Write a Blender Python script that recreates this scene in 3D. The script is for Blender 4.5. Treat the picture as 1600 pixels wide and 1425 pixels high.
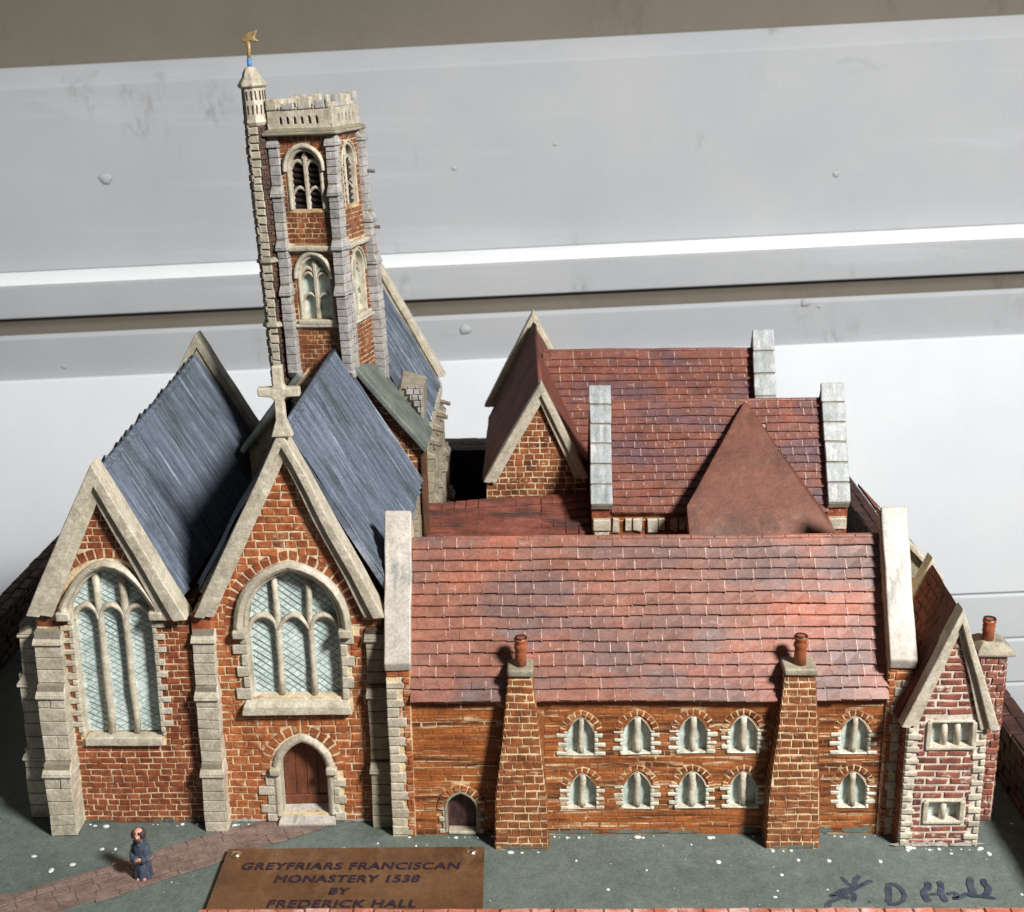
import bpy, bmesh, math, random
from mathutils import Vector as V, Matrix, noise
from math import radians, sin, cos, pi, atan, atan2, sqrt, hypot

# ------------------------------------------------------------------ scene, camera, light (all lengths below in centimetres, S turns them to metres)
S = 0.01
scn = bpy.context.scene
for o in list(bpy.data.objects): bpy.data.objects.remove(o)
col = scn.collection
random.seed(11)

cam = bpy.data.cameras.new('camera'); camo = bpy.data.objects.new('camera', cam); col.objects.link(camo)
P_, W_, R_ = atan(640 / 2100.), radians(-1.1), radians(0.8)
fw = V((sin(W_) * cos(P_), cos(W_) * cos(P_), -sin(P_)))
r0 = V((cos(W_), -sin(W_), 0)); u0 = r0.cross(fw)
rt = cos(R_) * r0 - sin(R_) * u0; up = sin(R_) * r0 + cos(R_) * u0
m = Matrix((rt, up, -fw)).transposed().to_4x4(); m.translation = V((0, 0, 46)) * S
camo.matrix_world = m
cam.sensor_width = 36; cam.lens = 36 * 2100 / 1600.; cam.clip_start = 0.01; cam.clip_end = 50
cam.dof.use_dof = True; cam.dof.focus_distance = 0.86; cam.dof.aperture_fstop = 22
scn.camera = camo

world = bpy.data.worlds.new('World'); scn.world = world; world.use_nodes = True
bg = world.node_tree.nodes['Background']; bg.inputs[0].default_value = (0.95, 0.97, 1.0, 1); bg.inputs[1].default_value = 0.08

def area(name, loc, target, size, power, color, shape='DISK', spread=180):
    l = bpy.data.lights.new(name, 'AREA'); l.shape = shape; l.size = size * S; l.energy = power; l.color = color; l.spread = radians(spread)
    o = bpy.data.objects.new(name, l); col.objects.link(o)
    d = (V(target) - V(loc)); o.location = V(loc) * S
    o.rotation_euler = d.to_track_quat('-Z', 'Y').to_euler(); return o
area('key_lamp', (110, -36, 143), (-4, 76, 8), 34, 86, (1.0, 0.965, 0.915))
cl = area('ceiling_lamp', (0, 122, 98), (0, 200, 8), 300, 3.9, (0.985, 0.99, 1.0), 'RECTANGLE', 72); cl.data.size_y = 0.25  # unseen overhead light, spread cut to reach the wall boards and spare the model

scn.view_settings.view_transform = 'Standard'; scn.view_settings.look = 'None'
scn.view_settings.exposure = 0.0; scn.view_settings.gamma = 1.0; scn.view_settings.use_curve_mapping = False

# ------------------------------------------------------------------ materials
def rgb(r, g, b):
    f = lambda c: (c / 255.) / 12.92 if c / 255. <= 0.04045 else (((c / 255.) + 0.055) / 1.055) ** 2.4
    return (f(r), f(g), f(b), 1)
def mat(name, cols, scale=120, stretch=(1, 1, 1), detail=5, rough=0.55, bump=0.25, bscale=500, bstretch=(1, 1, 1), rnd=0.0, layers=(), spec=0.4, metallic=0.0, spread=(0.3, 0.7), dist=0.0006, grain=0.22, smudge=None):
    mt = bpy.data.materials.new(name); mt.use_nodes = True; nt = mt.node_tree; N = nt.nodes; L = nt.links
    b = N['Principled BSDF']; b.inputs['Roughness'].default_value = rough; b.inputs['Metallic'].default_value = metallic
    b.inputs['Specular IOR Level'].default_value = spec
    g = N.new('ShaderNodeNewGeometry')
    def nz(scale, stretch, detail=5, off=0.0):
        mp = N.new('ShaderNodeMapping'); mp.inputs['Scale'].default_value = stretch; mp.inputs['Location'].default_value = (off, off * 0.7, off * 1.3)
        L.new(g.outputs['Position'], mp.inputs['Vector'])
        n = N.new('ShaderNodeTexNoise'); n.inputs['Scale'].default_value = scale; n.inputs['Detail'].default_value = detail; n.inputs['Roughness'].default_value = 0.6
        L.new(mp.outputs[0], n.inputs['Vector']); return n.outputs['Fac']
    cr = N.new('ShaderNodeValToRGB'); els = cr.color_ramp.elements
    k = len(cols)
    for i, c in enumerate(cols):
        p = spread[0] + (spread[1] - spread[0]) * (i / max(1, k - 1))
        if i < 2 and i < len(els): e = els[i]; e.position = p
        else: e = els.new(p)
        e.color = c
    if k == 1: els[1].color = cols[0]
    L.new(nz(scale, stretch, detail), cr.inputs['Fac']); c = cr.outputs['Color']
    for i, (lc, lsc, lst, lo, hi, amt) in enumerate(layers):
        mr = N.new('ShaderNodeMapRange'); mr.inputs['From Min'].default_value = lo; mr.inputs['From Max'].default_value = hi; mr.inputs['To Max'].default_value = amt
        L.new(nz(lsc, lst, 6, 0.37 * (i + 1)), mr.inputs['Value'])
        mx = N.new('ShaderNodeMix'); mx.data_type = 'RGBA'
        L.new(mr.outputs['Result'], mx.inputs['Factor']); L.new(c, mx.inputs['A']); mx.inputs['B'].default_value = lc; c = mx.outputs['Result']
    if rnd:
        oi = N.new('ShaderNodeObjectInfo'); a = N.new('ShaderNodeMath'); a.operation = 'ADD'
        L.new(oi.outputs['Random'], a.inputs[0]); L.new(g.outputs['Random Per Island'], a.inputs[1])
        fr = N.new('ShaderNodeMath'); fr.operation = 'FRACT'; L.new(a.outputs[0], fr.inputs[0])
        mr = N.new('ShaderNodeMapRange'); mr.inputs['To Min'].default_value = 1 - rnd; mr.inputs['To Max'].default_value = 1 + rnd * 0.7; L.new(fr.outputs[0], mr.inputs['Value'])
        hs = N.new('ShaderNodeHueSaturation'); L.new(c, hs.inputs['Color']); L.new(mr.outputs['Result'], hs.inputs['Value']); c = hs.outputs['Color']
    if smudge:
        sc_, slo, sst, lo, hi, shi, amt = smudge
        a = N.new('ShaderNodeMapRange'); a.inputs['From Min'].default_value = lo; a.inputs['From Max'].default_value = hi; L.new(nz(slo, sst, 3, 5.3), a.inputs['Value'])
        q = N.new('ShaderNodeMapRange'); q.inputs['From Min'].default_value = 0.42; q.inputs['From Max'].default_value = 0.62; q.inputs['To Max'].default_value = amt; L.new(nz(shi, sst, 6, 3.1), q.inputs['Value'])
        mu = N.new('ShaderNodeMath'); mu.operation = 'MULTIPLY'; L.new(a.outputs['Result'], mu.inputs[0]); L.new(q.outputs['Result'], mu.inputs[1])
        mx = N.new('ShaderNodeMix'); mx.data_type = 'RGBA'; L.new(mu.outputs[0], mx.inputs['Factor']); L.new(c, mx.inputs['A']); mx.inputs['B'].default_value = sc_; c = mx.outputs['Result']
    if grain:
        for gs, ga in ((650, grain), (170, grain * 0.7)):
            mr = N.new('ShaderNodeMapRange'); mr.inputs['From Min'].default_value = 0.3; mr.inputs['From Max'].default_value = 0.7; mr.inputs['To Min'].default_value = 1 - ga; mr.inputs['To Max'].default_value = 1 + ga * 0.8
            L.new(nz(gs, (1, 1, 1), 3, gs * 0.013), mr.inputs['Value'])
            hs = N.new('ShaderNodeHueSaturation'); L.new(c, hs.inputs['Color']); L.new(mr.outputs['Result'], hs.inputs['Value']); c = hs.outputs['Color']
    L.new(c, b.inputs['Base Color'])
    if bump:
        bp = N.new('ShaderNodeBump'); bp.inputs['Strength'].default_value = bump; bp.inputs['Distance'].default_value = dist
        L.new(nz(bscale, bstretch, 4, 1.7), bp.inputs['Height']); L.new(bp.outputs['Normal'], b.inputs['Normal'])
    rr = N.new('ShaderNodeMapRange'); rr.inputs['To Min'].default_value = max(0.05, rough - 0.15); rr.inputs['To Max'].default_value = min(1, rough + 0.15)
    L.new(nz(scale * 2, (1, 1, 1), 4, 2.9), rr.inputs['Value']); L.new(rr.outputs['Result'], b.inputs['Roughness'])
    return mt

M = {}
cream = rgb(226, 208, 168)
M['brick'] = mat('orange brick paint', [rgb(124, 66, 40), rgb(164, 96, 58), rgb(182, 116, 76)], 140, rough=0.46, bump=0.5, bscale=280, rnd=0.2,
                 layers=[(rgb(214, 194, 158), 170, (1, 1, 1.4), 0.58, 0.7, 0.6), (rgb(206, 182, 146), 45, (1, 1, 1.2), 0.6, 0.74, 0.5), (rgb(92, 44, 30), 90, (1, 1, 1), 0.56, 0.68, 0.5)])
M['brick_red'] = mat('red brown brick paint', [rgb(102, 52, 36), rgb(138, 76, 50), rgb(158, 94, 64)], 140, rough=0.46, bump=0.5, bscale=280, rnd=0.2,
                     layers=[(rgb(204, 180, 146), 180, (1, 1, 1.4), 0.6, 0.72, 0.6), (rgb(150, 110, 100), 30, (1, 1, 1), 0.6, 0.72, 0.5), (rgb(78, 42, 34), 80, (1, 1, 1), 0.56, 0.68, 0.5)])
M['brick_tower'] = mat('tower brick paint', [rgb(84, 46, 30), rgb(126, 74, 46), rgb(156, 98, 62)], 110, rough=0.46, bump=0.5, bscale=280, rnd=0.26,
                       layers=[(rgb(206, 186, 154), 300, (1, 1, 1.4), 0.6, 0.7, 0.75)])
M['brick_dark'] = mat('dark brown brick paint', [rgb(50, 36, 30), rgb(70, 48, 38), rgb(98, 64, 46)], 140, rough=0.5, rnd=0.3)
M['brick_streak'] = mat('streaked orange brown brick paint', [rgb(112, 64, 36), rgb(154, 90, 46), rgb(172, 105, 58)], 60, (0.5, 1, 3), rough=0.45, rnd=0.12, spread=(0.32, 0.66),
                        layers=[(rgb(66, 42, 32), 55, (0.3, 1, 4), 0.49, 0.6, 0.85), (rgb(214, 192, 156), 100, (0.2, 1, 5), 0.575, 0.64, 0.85), (rgb(160, 76, 46), 26, (0.8, 1, 2), 0.6, 0.7, 0.5)])
M['brick_chimney'] = mat('ochre brown brick paint', [rgb(104, 62, 38), rgb(138, 84, 50), rgb(156, 100, 62)], 120, rough=0.46, rnd=0.2, bump=0.5, bscale=280,
                      layers=[(rgb(208, 186, 146), 150, (0.6, 1, 2), 0.58, 0.7, 0.6), (rgb(76, 44, 32), 60, (0.8, 1, 1.5), 0.54, 0.68, 0.6)])
M['brick_pink'] = mat('dull red brick paint', [rgb(104, 62, 52), rgb(134, 82, 68), rgb(150, 92, 72)], 140, rough=0.55, rnd=0.22,
                      layers=[(rgb(206, 192, 176), 220, (1, 1, 1.5), 0.56, 0.68, 0.85), (rgb(80, 50, 46), 80, (1, 1, 1), 0.58, 0.68, 0.6)])
M['mortar'] = mat('cream mortar paint', [rgb(204, 182, 144), rgb(226, 208, 172)], 160, rough=0.6, layers=[(rgb(146, 86, 54), 100, (1, 1, 1), 0.52, 0.64, 0.85)])
M['mortar_tower'] = mat('tower mortar paint', [rgb(188, 162, 122), rgb(212, 194, 158)], 160, rough=0.6, layers=[(rgb(134, 80, 52), 60, (1, 1, 1), 0.46, 0.58, 0.85)])
M['mortar_hall'] = mat('patchy mortar paint', [rgb(146, 92, 54), rgb(132, 80, 44)], 100, rough=0.55, layers=[(rgb(214, 194, 156), 60, (0.6, 1, 2.2), 0.54, 0.64, 0.85)])
M['mortar_chimney'] = mat('chimney mortar paint', [rgb(204, 182, 140), rgb(222, 204, 166)], 120, rough=0.55, layers=[(rgb(144, 84, 50), 90, (0.5, 1, 2), 0.5, 0.62, 0.9)])
M['mortar_white'] = mat('whitish mortar paint', [rgb(198, 188, 174), rgb(216, 207, 194)], 160, rough=0.6, layers=[(rgb(146, 96, 82), 120, (1, 1, 1), 0.6, 0.7, 0.7)])
M['stone'] = mat('cream stone paint', [rgb(164, 156, 138), rgb(188, 180, 162), rgb(200, 194, 178)], 90, rough=0.5, rnd=0.08, dist=0.0012, bump=0.55, bscale=220,
                 layers=[(rgb(122, 122, 114), 120, (1, 1, 1), 0.6, 0.74, 0.5), (rgb(112, 108, 98), 45, (1, 1, 1), 0.6, 0.72, 0.4)])
M['stone_grey'] = mat('grey stone paint', [rgb(140, 138, 136), rgb(164, 162, 160), rgb(186, 182, 176)], 70, rough=0.5, rnd=0.1, dist=0.0012, bump=0.55, bscale=220,
                      layers=[(rgb(116, 120, 128), 60, (1, 1, 1), 0.55, 0.7, 0.5), (rgb(192, 184, 164), 80, (1, 1, 1), 0.58, 0.7, 0.5)])
M['quoin_pale'] = mat('pale daubed stone paint', [rgb(178, 174, 158), rgb(200, 196, 180), rgb(210, 206, 194)], 140, rough=0.4, rnd=0.06, dist=0.0012, bump=0.6, bscale=260)
M['stone_drab'] = mat('drab stone paint', [rgb(122, 116, 102), rgb(150, 143, 124), rgb(168, 160, 140)], 80, rough=0.55, rnd=0.12)
M['coping'] = mat('pale coping paint', [rgb(164, 157, 149), rgb(180, 173, 165), rgb(190, 184, 176)], 40, (1, 0.5, 0.5), rough=0.45, bscale=200, bump=0.3,
                  layers=[(rgb(116, 124, 120), 60, (1.8, 0.5, 0.5), 0.55, 0.68, 0.8), (rgb(150, 132, 112), 30, (1, 1, 1), 0.6, 0.72, 0.5)])
M['coping_blue'] = mat('worn blue grey coping paint', [rgb(122, 130, 132), rgb(152, 158, 160), rgb(176, 180, 182)], 80, (2, 0.5, 0.5), rough=0.45, bscale=300, rnd=0.08,
                       layers=[(rgb(196, 194, 190), 110, (2, 0.5, 0.5), 0.55, 0.67, 0.8)])
M['joint'] = mat('grey joint paint', [rgb(128, 120, 106), rgb(154, 146, 130)], 120, rough=0.7)
M['joint_dark'] = mat('dark joint paint', [rgb(60, 48, 40), rgb(90, 78, 64)], 120, rough=0.7)
M['lead'] = mat('blue lead paint', [rgb(68, 75, 86), rgb(93, 103, 118), rgb(115, 125, 139)], 26, (0.7, 22, 0.7), detail=6, rough=0.4, bump=0.7, bscale=26, bstretch=(0.6, 30, 0.6), rnd=0.14, spread=(0.28, 0.72), dist=0.0012,
                layers=[(rgb(66, 74, 76), 40, (0.6, 1.2, 0.6), 0.52, 0.66, 0.75), (rgb(168, 178, 196), 34, (0.45, 22, 0.45), 0.58, 0.68, 0.75), (rgb(38, 42, 50), 36, (0.4, 22, 0.4), 0.57, 0.68, 0.7)])
M['slab'] = mat('green grey slate paint', [rgb(78, 86, 82), rgb(100, 108, 102), rgb(120, 126, 116)], 60, rough=0.5, layers=[(rgb(150, 150, 136), 50, (1, 2, 1), 0.6, 0.7, 0.5)])
M['tile'] = mat('pinkish red tile paint', [rgb(122, 80, 66), rgb(142, 94, 78), rgb(156, 107, 90)], 80, (0.7, 1.5, 1.5), rough=0.42, rnd=0.035, bscale=250, bstretch=(0.5, 2, 2), spec=0.5,
                layers=[(rgb(108, 88, 86), 12, (0.8, 1.9, 1.9), 0.46, 0.6, 0.85), (rgb(180, 102, 78), 12, (0.9, 1.2, 1.2), 0.56, 0.7, 0.75), (rgb(118, 118, 122), 22, (0.6, 2.4, 2.4), 0.62, 0.74, 0.8), (rgb(208, 178, 170), 160, (0.4, 3, 3), 0.64, 0.76, 0.6)])
M['tile_back'] = mat('dark red tile paint', [rgb(104, 64, 53), rgb(124, 78, 65), rgb(138, 90, 76)], 80, (0.7, 1.5, 1.5), rough=0.36, rnd=0.06, bscale=250, bstretch=(0.5, 2, 2), spec=0.5,
                     layers=[(rgb(94, 74, 82), 20, (0.8, 1.6, 1.6), 0.48, 0.62, 0.8), (rgb(156, 84, 62), 24, (1, 1, 1), 0.58, 0.7, 0.6), (rgb(200, 180, 166), 90, (0.5, 3, 3), 0.66, 0.74, 0.8)])
M['tile_bed'] = mat('pale pink nick paint', [rgb(164, 126, 116), rgb(196, 168, 158)], 100, rough=0.5, layers=[(rgb(130, 82, 74), 90, (1, 1, 1), 0.5, 0.6, 0.9)])
M['tile_flat'] = mat('brown red brushed roof paint', [rgb(92, 52, 45), rgb(110, 65, 55), rgb(122, 75, 64)], 40, (1, 1, 1), rough=0.75, spec=0.25, bump=0.6, bscale=120, layers=[(rgb(66, 50, 48), 22, (1, 1, 1), 0.52, 0.66, 0.6), (rgb(82, 68, 66), 30, (1, 1, 1), 0.58, 0.72, 0.6), (rgb(144, 92, 76), 60, (1, 1, 1), 0.62, 0.74, 0.5)])
M['hip'] = mat('flat rust brown paint', [rgb(92, 56, 44), rgb(108, 66, 52), rgb(120, 76, 60)], 30, rough=0.48, bump=0.6, bscale=140, layers=[(rgb(134, 88, 70), 45, (1, 1, 1), 0.56, 0.7, 0.6), (rgb(70, 48, 42), 36, (1, 1, 1), 0.56, 0.7, 0.6), (rgb(88, 80, 66), 30, (1, 1, 1), 0.58, 0.72, 0.6)])
M['cloister'] = mat('streaked red roof paint', [rgb(84, 50, 43), rgb(120, 70, 58), rgb(140, 86, 74)], 50, (0.5, 2.5, 2.5), rough=0.42, bump=0.5, bscale=120, bstretch=(0.3, 2, 2), rnd=0.15,
                    layers=[(rgb(72, 54, 52), 40, (0.3, 3, 3), 0.5, 0.62, 0.85), (rgb(166, 94, 68), 24, (1, 1, 1), 0.56, 0.68, 0.6)])
M['glass'] = mat('pale aqua glass paint', [rgb(184, 203, 200), rgb(204, 219, 216), rgb(216, 228, 226)], 110, rough=0.3, bump=0.6, bscale=160, rnd=0.05, spec=0.5)
M['glass_small'] = mat('pale blue glass paint', [rgb(166, 184, 178), rgb(194, 208, 202), rgb(210, 220, 214)], 180, rough=0.28, bump=0.3, bscale=300, rnd=0.1, spec=0.5)
M['lattice'] = mat('grey lattice paint', [rgb(120, 140, 144), rgb(158, 174, 176)], 200, rough=0.5)
M['louvre'] = mat('dark louvre paint', [rgb(30, 24, 26), rgb(54, 42, 42)], 160, rough=0.45)
M['door'] = mat('brown door paint', [rgb(84, 48, 36), rgb(108, 64, 46), rgb(120, 72, 52)], 70, (3, 3, 0.8), rough=0.5, rnd=0.1)
M['door_dark'] = mat('dark purple brown door paint', [rgb(52, 36, 38), rgb(76, 54, 52), rgb(110, 88, 84)], 70, (3, 3, 0.8), rough=0.4)
M['ground'] = mat('green grey board paint', [rgb(82, 93, 89), rgb(95, 106, 101), rgb(108, 118, 112)], 16, rough=0.55, bump=0.7, bscale=150, spread=(0.25, 0.75),
                  layers=[(rgb(62, 70, 63), 20, (1, 1, 1), 0.6, 0.72, 0.5), (rgb(136, 146, 140), 70, (1, 1, 1), 0.66, 0.78, 0.5), (rgb(150, 160, 156), 350, (1, 1, 1), 0.68, 0.76, 0.6)])
M['path'] = mat('mauve brown path paint', [rgb(104, 87, 80), rgb(124, 104, 97), rgb(136, 119, 110)], 60, (1, 2, 1), rough=0.55, rnd=0.08, bump=0.3, layers=[(rgb(150, 150, 142), 90, (0.6, 2, 1), 0.62, 0.74, 0.4)])
M['path_bed'] = mat('path joint paint', [rgb(98, 82, 76), rgb(118, 102, 96)], 80, rough=0.7)
M['fleck'] = mat('white paint fleck', [rgb(196, 204, 200), rgb(218, 222, 218)], 100, rough=0.4)
M['brass'] = mat('aged brass', [rgb(96, 69, 48), rgb(112, 82, 57), rgb(124, 93, 68)], 14, (1, 2, 1), rough=0.36, bump=0.12, bscale=500, bstretch=(0.2, 3, 1), metallic=0.3, spec=0.5,
                 layers=[(rgb(156, 122, 92), 18, (3, 1, 1), 0.56, 0.7, 0.5), (rgb(190, 156, 120), 300, (1, 1, 1), 0.72, 0.78, 0.7)])
M['screw'] = mat('bright brass screw', [rgb(210, 180, 150), rgb(236, 214, 190)], 200, rough=0.22, bump=0, metallic=0.9)
M['letter'] = mat('dark engraved letter fill', [rgb(34, 24, 34), rgb(62, 46, 58)], 400, rough=0.4)
M['ink'] = mat('faded navy ink', [rgb(44, 50, 66), rgb(58, 66, 80), rgb(76, 86, 92)], 120, rough=0.5, bump=0)
M['border'] = mat('dark brown border paint', [rgb(46, 28, 25), rgb(66, 42, 37), rgb(84, 56, 49)], 60, rough=0.6, rnd=0.15)
M['border_joint_shade'] = mat('black brown joint and painted shadow', [rgb(14, 11, 11), rgb(28, 21, 20)], 80, rough=0.7)  # dark joints, and painted shadow on the back border and in the court gap
M['border_front'] = mat('salmon border paint', [rgb(150, 84, 62), rgb(180, 108, 90), rgb(196, 138, 126)], 60, (0.6, 2, 1), rough=0.5, rnd=0.12, layers=[(rgb(212, 178, 172), 60, (1, 1, 1), 0.52, 0.66, 0.8)])
M['plywood'] = mat('raw board edge', [rgb(120, 92, 66), rgb(150, 120, 88)], 30, (1, 1, 6), rough=0.8)
M['clay_pot'] = mat('terracotta pot paint', [rgb(130, 72, 46), rgb(160, 92, 60)], 140, rough=0.35, bump=0.2)
M['soot'] = mat('sooty rim paint', [rgb(26, 20, 22), rgb(46, 38, 38)], 200, rough=0.4)
M['gold'] = mat('dull gold paint', [rgb(160, 132, 90), rgb(194, 168, 120)], 150, rough=0.4, metallic=0.1)
M['blue'] = mat('blue stub paint', [rgb(76, 120, 180), rgb(98, 144, 204)], 150, rough=0.4)
M['timber'] = mat('dark timber paint', [rgb(72, 48, 34), rgb(108, 76, 54)], 60, (5, 5, 0.8), rough=0.6)
M['habit'] = mat('navy habit paint', [rgb(42, 47, 62), rgb(58, 65, 82), rgb(78, 86, 104)], 300, (2, 2, 0.7), rough=0.75)
M['skin'] = mat('pink skin paint', [rgb(206, 140, 122), rgb(224, 164, 146)], 400, rough=0.45, bump=0.1)
M['hair'] = mat('dark brown hair paint', [rgb(48, 40, 40), rgb(78, 66, 62)], 600, rough=0.5)
M['peg'] = mat('grey brown peg paint', [rgb(92, 82, 72), rgb(130, 120, 108)], 200, rough=0.4)
M['white_wall'] = mat('white matt wall paint with brighter light painted in', [rgb(211, 215, 220), rgb(219, 222, 226)], 6, rough=0.8, spec=0.2, bump=0.2, bscale=60, bstretch=(0.3, 1, 2), grain=0.02, layers=[(rgb(190, 193, 197), 14, (0.3, 1, 1), 0.62, 0.74, 0.5)])  # whiter than the grey boards, partly to put brighter light into the colour
M['ledge_lit'] = mat('white ledge top with overhead light painted in', [rgb(226, 228, 230), rgb(234, 236, 238)], 6, rough=0.7, spec=0.2, bump=0.12, bscale=60, bstretch=(0.3, 1, 2), grain=0.02)  # whiter than the ledge face: light from above put into the colour
M['grey_wall'] = mat('cool grey board paint', [rgb(165, 168, 172), rgb(174, 176, 179)], 5, rough=0.8, spec=0.2, bump=0.3, bscale=50, bstretch=(0.15, 1, 2), grain=0.03,
                     layers=[(rgb(184, 187, 191), 16, (0.12, 1, 1.5), 0.57, 0.72, 0.5), (rgb(146, 148, 150), 14, (0.5, 1, 1), 0.68, 0.76, 0.5)], smudge=(rgb(112, 112, 112), 7, (1, 1, 0.5), 0.615, 0.72, 110, 0.6))
M['taupe'] = mat('taupe wall paint', [rgb(109, 103, 93), rgb(117, 111, 101)], 6, rough=0.8, spec=0.2, bump=0.2, bscale=60, grain=0.04, smudge=(rgb(84, 78, 70), 7, (1, 1, 0.5), 0.58, 0.7, 110, 0.7))

# ------------------------------------------------------------------ helpers
def warp(p):
    return p + 0.075 * noise.noise_vector(p * 0.33) + 0.022 * noise.noise_vector(p * 1.3)

ORG = {}
def tag(o, label=None, cat=None, group=None, kind=None):
    if label: o['label'] = label
    if cat: o['category'] = cat
    if group: o['group'] = group
    if kind: o['kind'] = kind
    return o
def adopt(o, parent):
    if parent is not None:
        o.parent = parent
        if parent.name in ORG: o.matrix_parent_inverse = Matrix.Translation(-ORG[parent.name])
def thing(name, label, cat, base, group=None):
    o = bpy.data.objects.new(name, None); o.empty_display_size = 0.02; col.objects.link(o)
    o.location = V(base) * S; ORG[o.name] = V(base) * S
    return tag(o, label, cat, group)

class MB:
    def __init__(s): s.v = []; s.f = []
    def add(s, vs, fs):
        n = len(s.v); s.v += [V(p) for p in vs]; s.f += [tuple(n + i for i in f) for f in fs]; return s
    def hexa(s, p):   # bottom 4 then top 4, same order
        return s.add(p, [(3, 2, 1, 0), (4, 5, 6, 7), (0, 1, 5, 4), (1, 2, 6, 5), (2, 3, 7, 6), (3, 0, 4, 7)])
    def box(s, x0, x1, y0, y1, z0, z1):
        return s.hexa([(x0, y0, z0), (x1, y0, z0), (x1, y1, z0), (x0, y1, z0), (x0, y0, z1), (x1, y0, z1), (x1, y1, z1), (x0, y1, z1)])
    def prism(s, pts, vec):
        n = len(pts); vec = V(vec); a = [V(p) for p in pts]; b = [p + vec for p in a]
        return s.add(a + b, [tuple(range(n))[::-1], tuple(range(n, 2 * n))] + [(i, (i + 1) % n, n + (i + 1) % n, n + i) for i in range(n)])
    def tube(s, path, rad, n=8, cap=True, flat=None):
        path = [V(p) for p in path]; rings = []; base = len(s.v)
        for i, p in enumerate(path):
            t = (path[min(i + 1, len(path) - 1)] - path[max(i - 1, 0)]).normalized()
            a = t.cross(V((0, 0, 1)) if abs(t.z) < 0.9 else V((1, 0, 0))).normalized(); b = t.cross(a)
            r = rad[i] if isinstance(rad, (list, tuple)) else rad
            for k in range(n):
                q = 2 * pi * k / n; s.v.append(p + a * (r * cos(q)) + b * (r * sin(q) * (flat or 1)))
        for i in range(len(path) - 1):
            for k in range(n):
                s.f.append((base + i * n + k, base + i * n + (k + 1) % n, base + (i + 1) * n + (k + 1) % n, base + (i + 1) * n + k))
        if cap:
            s.f.append(tuple(base + k for k in range(n))[::-1]); s.f.append(tuple(base + (len(path) - 1) * n + k for k in range(n)))
        return s
    def lathe(s, c, prof, n=12, sx=1, sy=1, fn=None):
        c = V(c); base = len(s.v)
        for r, z in prof:
            for k in range(n):
                a = 2 * pi * (k + 0.5) / n; q = r * (fn(a, z) if fn else 1)
                s.v.append(c + V((q * cos(a) * sx, q * sin(a) * sy, z)))
        for i in range(len(prof) - 1):
            for k in range(n):
                s.f.append((base + i * n + k, base + i * n + (k + 1) % n, base + (i + 1) * n + (k + 1) % n, base + (i + 1) * n + k))
        s.f.append(tuple(base + k for k in range(n))[::-1]); s.f.append(tuple(base + (len(prof) - 1) * n + k for k in range(n)))
        return s
    def tilt(s, q, r, flat):       # lay a lathed cap against a wall that faces the viewer side
        s.v = [V(q) + V((p.x * r, -p.z * r * flat + .05, p.y * r * .8)) for p in s.v]; return s
    def blob(s, c, r, n=10, k=6):
        prof = [(max(0.02, sin(pi * i / k)), -cos(pi * i / k)) for i in range(k + 1)]
        t = MB().lathe((0, 0, 0), prof, n); rx, ry, rz = r
        return s.add([V(c) + V((p.x * rx, p.y * ry, p.z * rz)) for p in t.v], t.f)
    def build(s, name, m, parent=None, bevel=0.0, smooth=False, cut=0, wp=True, seg=2):
        me = bpy.data.meshes.new(name); bm = bmesh.new()
        vs = [bm.verts.new(p) for p in s.v]
        for f in s.f:
            try: bm.faces.new([vs[i] for i in f])
            except ValueError: pass
        bmesh.ops.recalc_face_normals(bm, faces=bm.faces)
        if cut:
            for _ in range(4):
                es = [e for e in bm.edges if e.calc_length() > cut]
                if not es: break
                bmesh.ops.subdivide_edges(bm, edges=es, cuts=1, use_grid_fill=True)
        for v in bm.verts:
            v.co = (warp(v.co) if wp else v.co) * S
        bm.to_mesh(me); bm.free()
        me.materials.append(M[m])
        if smooth:
            for p in me.polygons: p.use_smooth = True
        o = bpy.data.objects.new(name, me); col.objects.link(o); adopt(o, parent)
        if bevel:
            b = o.modifiers.new('bevel', 'BEVEL'); b.width = bevel * S; b.segments = seg; b.limit_method = 'ANGLE'; b.angle_limit = radians(32)
            for p in me.polygons: p.use_smooth = True
            o.modifiers.new('wn', 'WEIGHTED_NORMAL')
        return o

class Fr:     # a flat face: o + a*u + b*v + c*n
    def __init__(s, o, u, v, n=None):
        s.o = V(o); s.u = V(u).normalized(); s.v = V(v).normalized(); s.n = V(n).normalized() if n is not None else s.u.cross(s.v).normalized()
    def p(s, a, b, c=0.0): return s.o + s.u * a + s.v * b + s.n * c
def front(y): return Fr((0, y, 0), (1, 0, 0), (0, 0, 1), (0, -1, 0))

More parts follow.
